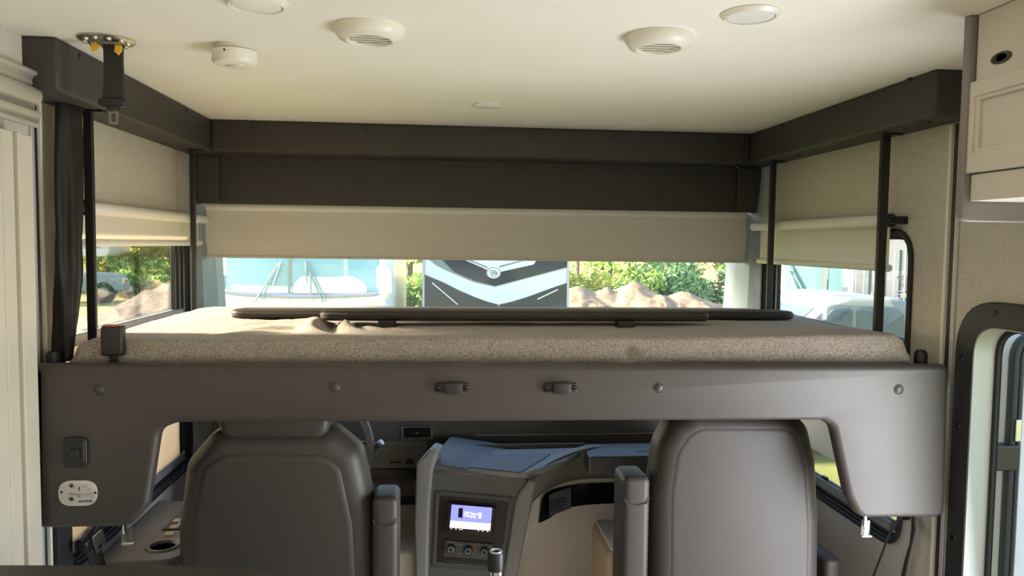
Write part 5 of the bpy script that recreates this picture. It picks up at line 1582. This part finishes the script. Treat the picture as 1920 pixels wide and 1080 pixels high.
# ------------------------------------------------------------------ white pickup outside the right side window
def pickup(name, label, frame, L_, scale=1.0, detail=True):
    """side profile in (u along the length from the nose, v up); frame gives the near side plane"""
    o, u, v, n = frame
    t = thing(name, label, 'pickup', o + u * (L_ / 2) + n * 0.95, None)
    body = [(0.02, 0.45), (0.0, 0.75), (0.08, 1.00), (0.35, 1.10), (1.35, 1.18), (1.42, 1.22), (3.05, 1.22), (5.45, 1.24), (5.5, 0.55), (5.3, 0.45)]
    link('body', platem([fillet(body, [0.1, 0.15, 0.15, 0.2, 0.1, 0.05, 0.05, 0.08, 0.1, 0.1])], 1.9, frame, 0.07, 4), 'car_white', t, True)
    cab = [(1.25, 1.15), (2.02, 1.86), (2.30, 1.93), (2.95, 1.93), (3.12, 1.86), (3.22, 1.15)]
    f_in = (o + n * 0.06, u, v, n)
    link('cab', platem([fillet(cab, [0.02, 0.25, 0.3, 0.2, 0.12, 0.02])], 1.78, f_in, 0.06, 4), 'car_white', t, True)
    f_w = (o + n * 0.045, u, v, n)
    link('side_window', platem([fillet([(1.52, 1.26), (2.10, 1.79), (2.34, 1.82), (2.34, 1.26)], 0.06)], 0.03, f_w, 0.005), 'car_glass', t, True)
    link('side_window', platem([fillet([(2.40, 1.26), (2.40, 1.82), (2.86, 1.82), (2.98, 1.74), (3.05, 1.26)], 0.06)], 0.03, f_w, 0.005), 'car_glass', t, True)
    a_ = o + u * 1.34 + v * 1.22 + n * 0.95; b_ = o + u * 1.98 + v * 1.80 + n * 0.95
    wd_ = (b_ - a_)
    link('windshield', boxm((a_ + b_) / 2 + (-u * 0.5 + v * 0.5).normalized() * 0.025, (wd_.length * 0.94, 1.5, 0.02), 0.005, 1, (wd_.normalized(), n, wd_.normalized().cross(n))), 'car_glass', t)
    for uu in (0.95, 4.35):
        ar = link('wheel_arch', lathem(o + u * uu + v * 0.46 - n * 0.004, n, [(0.50, 0), (0.50, 0.02), (0, 0.02)], 28), 'tyre', t)
        wl_ = link('wheel', cylm(o + u * uu + v * 0.42 - n * 0.02, o + u * uu + v * 0.42 + n * 0.24, 0.42, seg=26, bev=0.04), 'tyre', t, True)
        link('hub_cap', lathem(o + u * uu + v * 0.42 - n * 0.024, -n, [(0.20, 0), (0.18, 0.02), (0.08, 0.03), (0, 0.03)], 20), 'rv_grey', wl_, True)
    hl = link('headlight', platem([fillet([(0.02, 0.74), (0.30, 0.76), (0.26, 1.02), (0.10, 0.98)], 0.04)], 0.04, (o - n * 0.012, u, v, n), 0.01), 'lamp_glass', t, True)
    link('turn_lamp', platem([fillet([(0.04, 0.78), (0.20, 0.79), (0.18, 0.93), (0.08, 0.91)], 0.03)], 0.02, (o - n * 0.02, u, v, n), 0.005), 'amber', hl, True)
    link('bumper', platem([fillet([(-0.08, 0.42), (0.30, 0.40), (0.30, 0.62), (-0.08, 0.62)], 0.05)], 1.84, (o + n * 0.03, u, v, n), 0.03), 'alu_white', t, True)
    link('body_crease', platem([[(0.5, 0.90), (3.0, 0.93), (3.0, 0.95), (0.5, 0.92)]], 0.02, (o - n * 0.006, u, v, n)), 'rv_seal', t)
    link('door_line', platem([[(1.44, 0.55), (1.46, 0.55), (1.46, 1.20), (1.44, 1.20)]], 0.02, (o - n * 0.004, u, v, n)), 'rv_seal', t)
    return t
# its cab roof shows at 1450..1610
xo = onY(1452, 590, 8.3).x - 1.36
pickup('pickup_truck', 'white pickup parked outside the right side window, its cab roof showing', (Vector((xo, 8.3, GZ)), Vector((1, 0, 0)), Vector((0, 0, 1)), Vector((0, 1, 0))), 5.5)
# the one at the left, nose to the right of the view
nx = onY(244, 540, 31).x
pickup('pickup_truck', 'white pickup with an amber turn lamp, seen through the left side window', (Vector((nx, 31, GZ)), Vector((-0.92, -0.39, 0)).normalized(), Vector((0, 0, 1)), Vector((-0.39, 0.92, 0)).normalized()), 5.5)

# ------------------------------------------------------------------ nose of a white trailer at the upper left
Yt = 35.5
xn = onY(204, 470, Yt).x
t = thing('trailer', 'white trailer with a rounded overhanging nose beyond the left side window', 'trailer', (xn - 4, Yt + 1.2, GZ))
zb_ = onY(180, 481, Yt).z
prof = fillet([(xn, zb_), (xn - 2.6, zb_ - 0.05), (xn - 2.9, GZ + 0.5), (xn - 8.5, GZ + 0.5), (xn - 8.5, GZ + 3.7), (xn - 0.9, GZ + 3.7), (xn + 0.02, zb_ + 0.75)], [0.28, 0.2, 0.1, 0.1, 0.2, 0.4, 0.3])
link('body', platem([prof], 2.4, at(FXZ, (0, Yt, 0)), 0.08, 4), 'rv_white', t, True)
link('stripe', platem([[(xn - 0.75, zb_ + 0.42), (xn - 0.40, zb_ + 0.46), (xn - 0.28, zb_ + 0.34)]], 0.01, at(FXZ, (0, Yt - 0.008, 0))), 'rv_seal', t)
link('stripe', platem([[(xn - 2.2, zb_ + 0.30), (xn - 1.0, zb_ + 0.42), (xn - 0.8, zb_ + 0.36)]], 0.01, at(FXZ, (0, Yt - 0.008, 0))), 'rv_seal', t)
for dx in (6.2, 7.1):
    link('wheel', cylm((xn - dx, Yt - 0.01, GZ + 0.38), (xn - dx, Yt + 0.24, GZ + 0.38), 0.38, seg=22, bev=0.03), 'tyre', t, True)

# ------------------------------------------------------------------ white container with lettering at the right
cu_, cn_ = Vector((0.88, -0.475, 0)).normalized(), Vector((0.475, 0.88, 0)).normalized()
ca_ = onY(1598, 520, 14.0); ca_.z = 0.0
ccen = ca_ + cu_ * 1.22
t = thing('shipping_container', 'white container with lock rods and black lettering, outside the right side window', 'container', (ccen.x + cn_.x * 1.5, ccen.y + cn_.y * 1.5, GZ))
def cbox(u0, u1, n0, n1, z0, z1, bev=0.0):
    c = ca_ + cu_ * ((u0 + u1) / 2) + cn_ * ((n0 + n1) / 2) + Vector((0, 0, GZ + (z0 + z1) / 2))
    return boxm(c, (u1 - u0, n1 - n0, z1 - z0), bev, 2, (cu_, cn_, AX[2]))
def con(px, py, off=-0.06):
    p_ = onP(px, py, ca_ + cn_ * off, cn_); return (p_ - ca_).dot(cu_), p_.z - GZ
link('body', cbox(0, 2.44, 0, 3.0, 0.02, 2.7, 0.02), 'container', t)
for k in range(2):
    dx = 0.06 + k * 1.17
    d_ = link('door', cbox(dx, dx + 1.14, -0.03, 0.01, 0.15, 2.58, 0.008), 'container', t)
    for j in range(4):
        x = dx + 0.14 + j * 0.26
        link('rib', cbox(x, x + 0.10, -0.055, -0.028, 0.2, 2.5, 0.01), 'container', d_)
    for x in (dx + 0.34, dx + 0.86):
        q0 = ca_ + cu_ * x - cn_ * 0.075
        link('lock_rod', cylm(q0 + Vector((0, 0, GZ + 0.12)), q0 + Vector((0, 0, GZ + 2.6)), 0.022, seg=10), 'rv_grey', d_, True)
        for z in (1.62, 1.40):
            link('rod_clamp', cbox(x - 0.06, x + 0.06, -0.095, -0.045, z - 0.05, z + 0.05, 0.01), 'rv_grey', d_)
for s_, px, py, sz in (('CBHU', 1681, 524, 0.115), ('PA', 1684, 537, 0.105)):
    u_, z_ = con(px, py)
    link('lettering', textm(s_, sz, (ca_ + cu_ * u_ - cn_ * 0.062 + Vector((0, 0, GZ + z_)), cu_, AX[2], -cn_), ext=0.002), 'ink', t)
random.seed(3)
for k in range(6):
    py = 545 + k * 6
    x_ = 1679
    while x_ < 1704:
        w_ = random.uniform(1.5, 4)
        (ua, za), (ub, zb_) = con(x_, py), con(x_ + w_, py + 2.2)
        link('marking', cbox(ua, ub, -0.062, -0.052, zb_, za), 'rv_seal', t)
        x_ += w_ + random.uniform(1, 2.5)
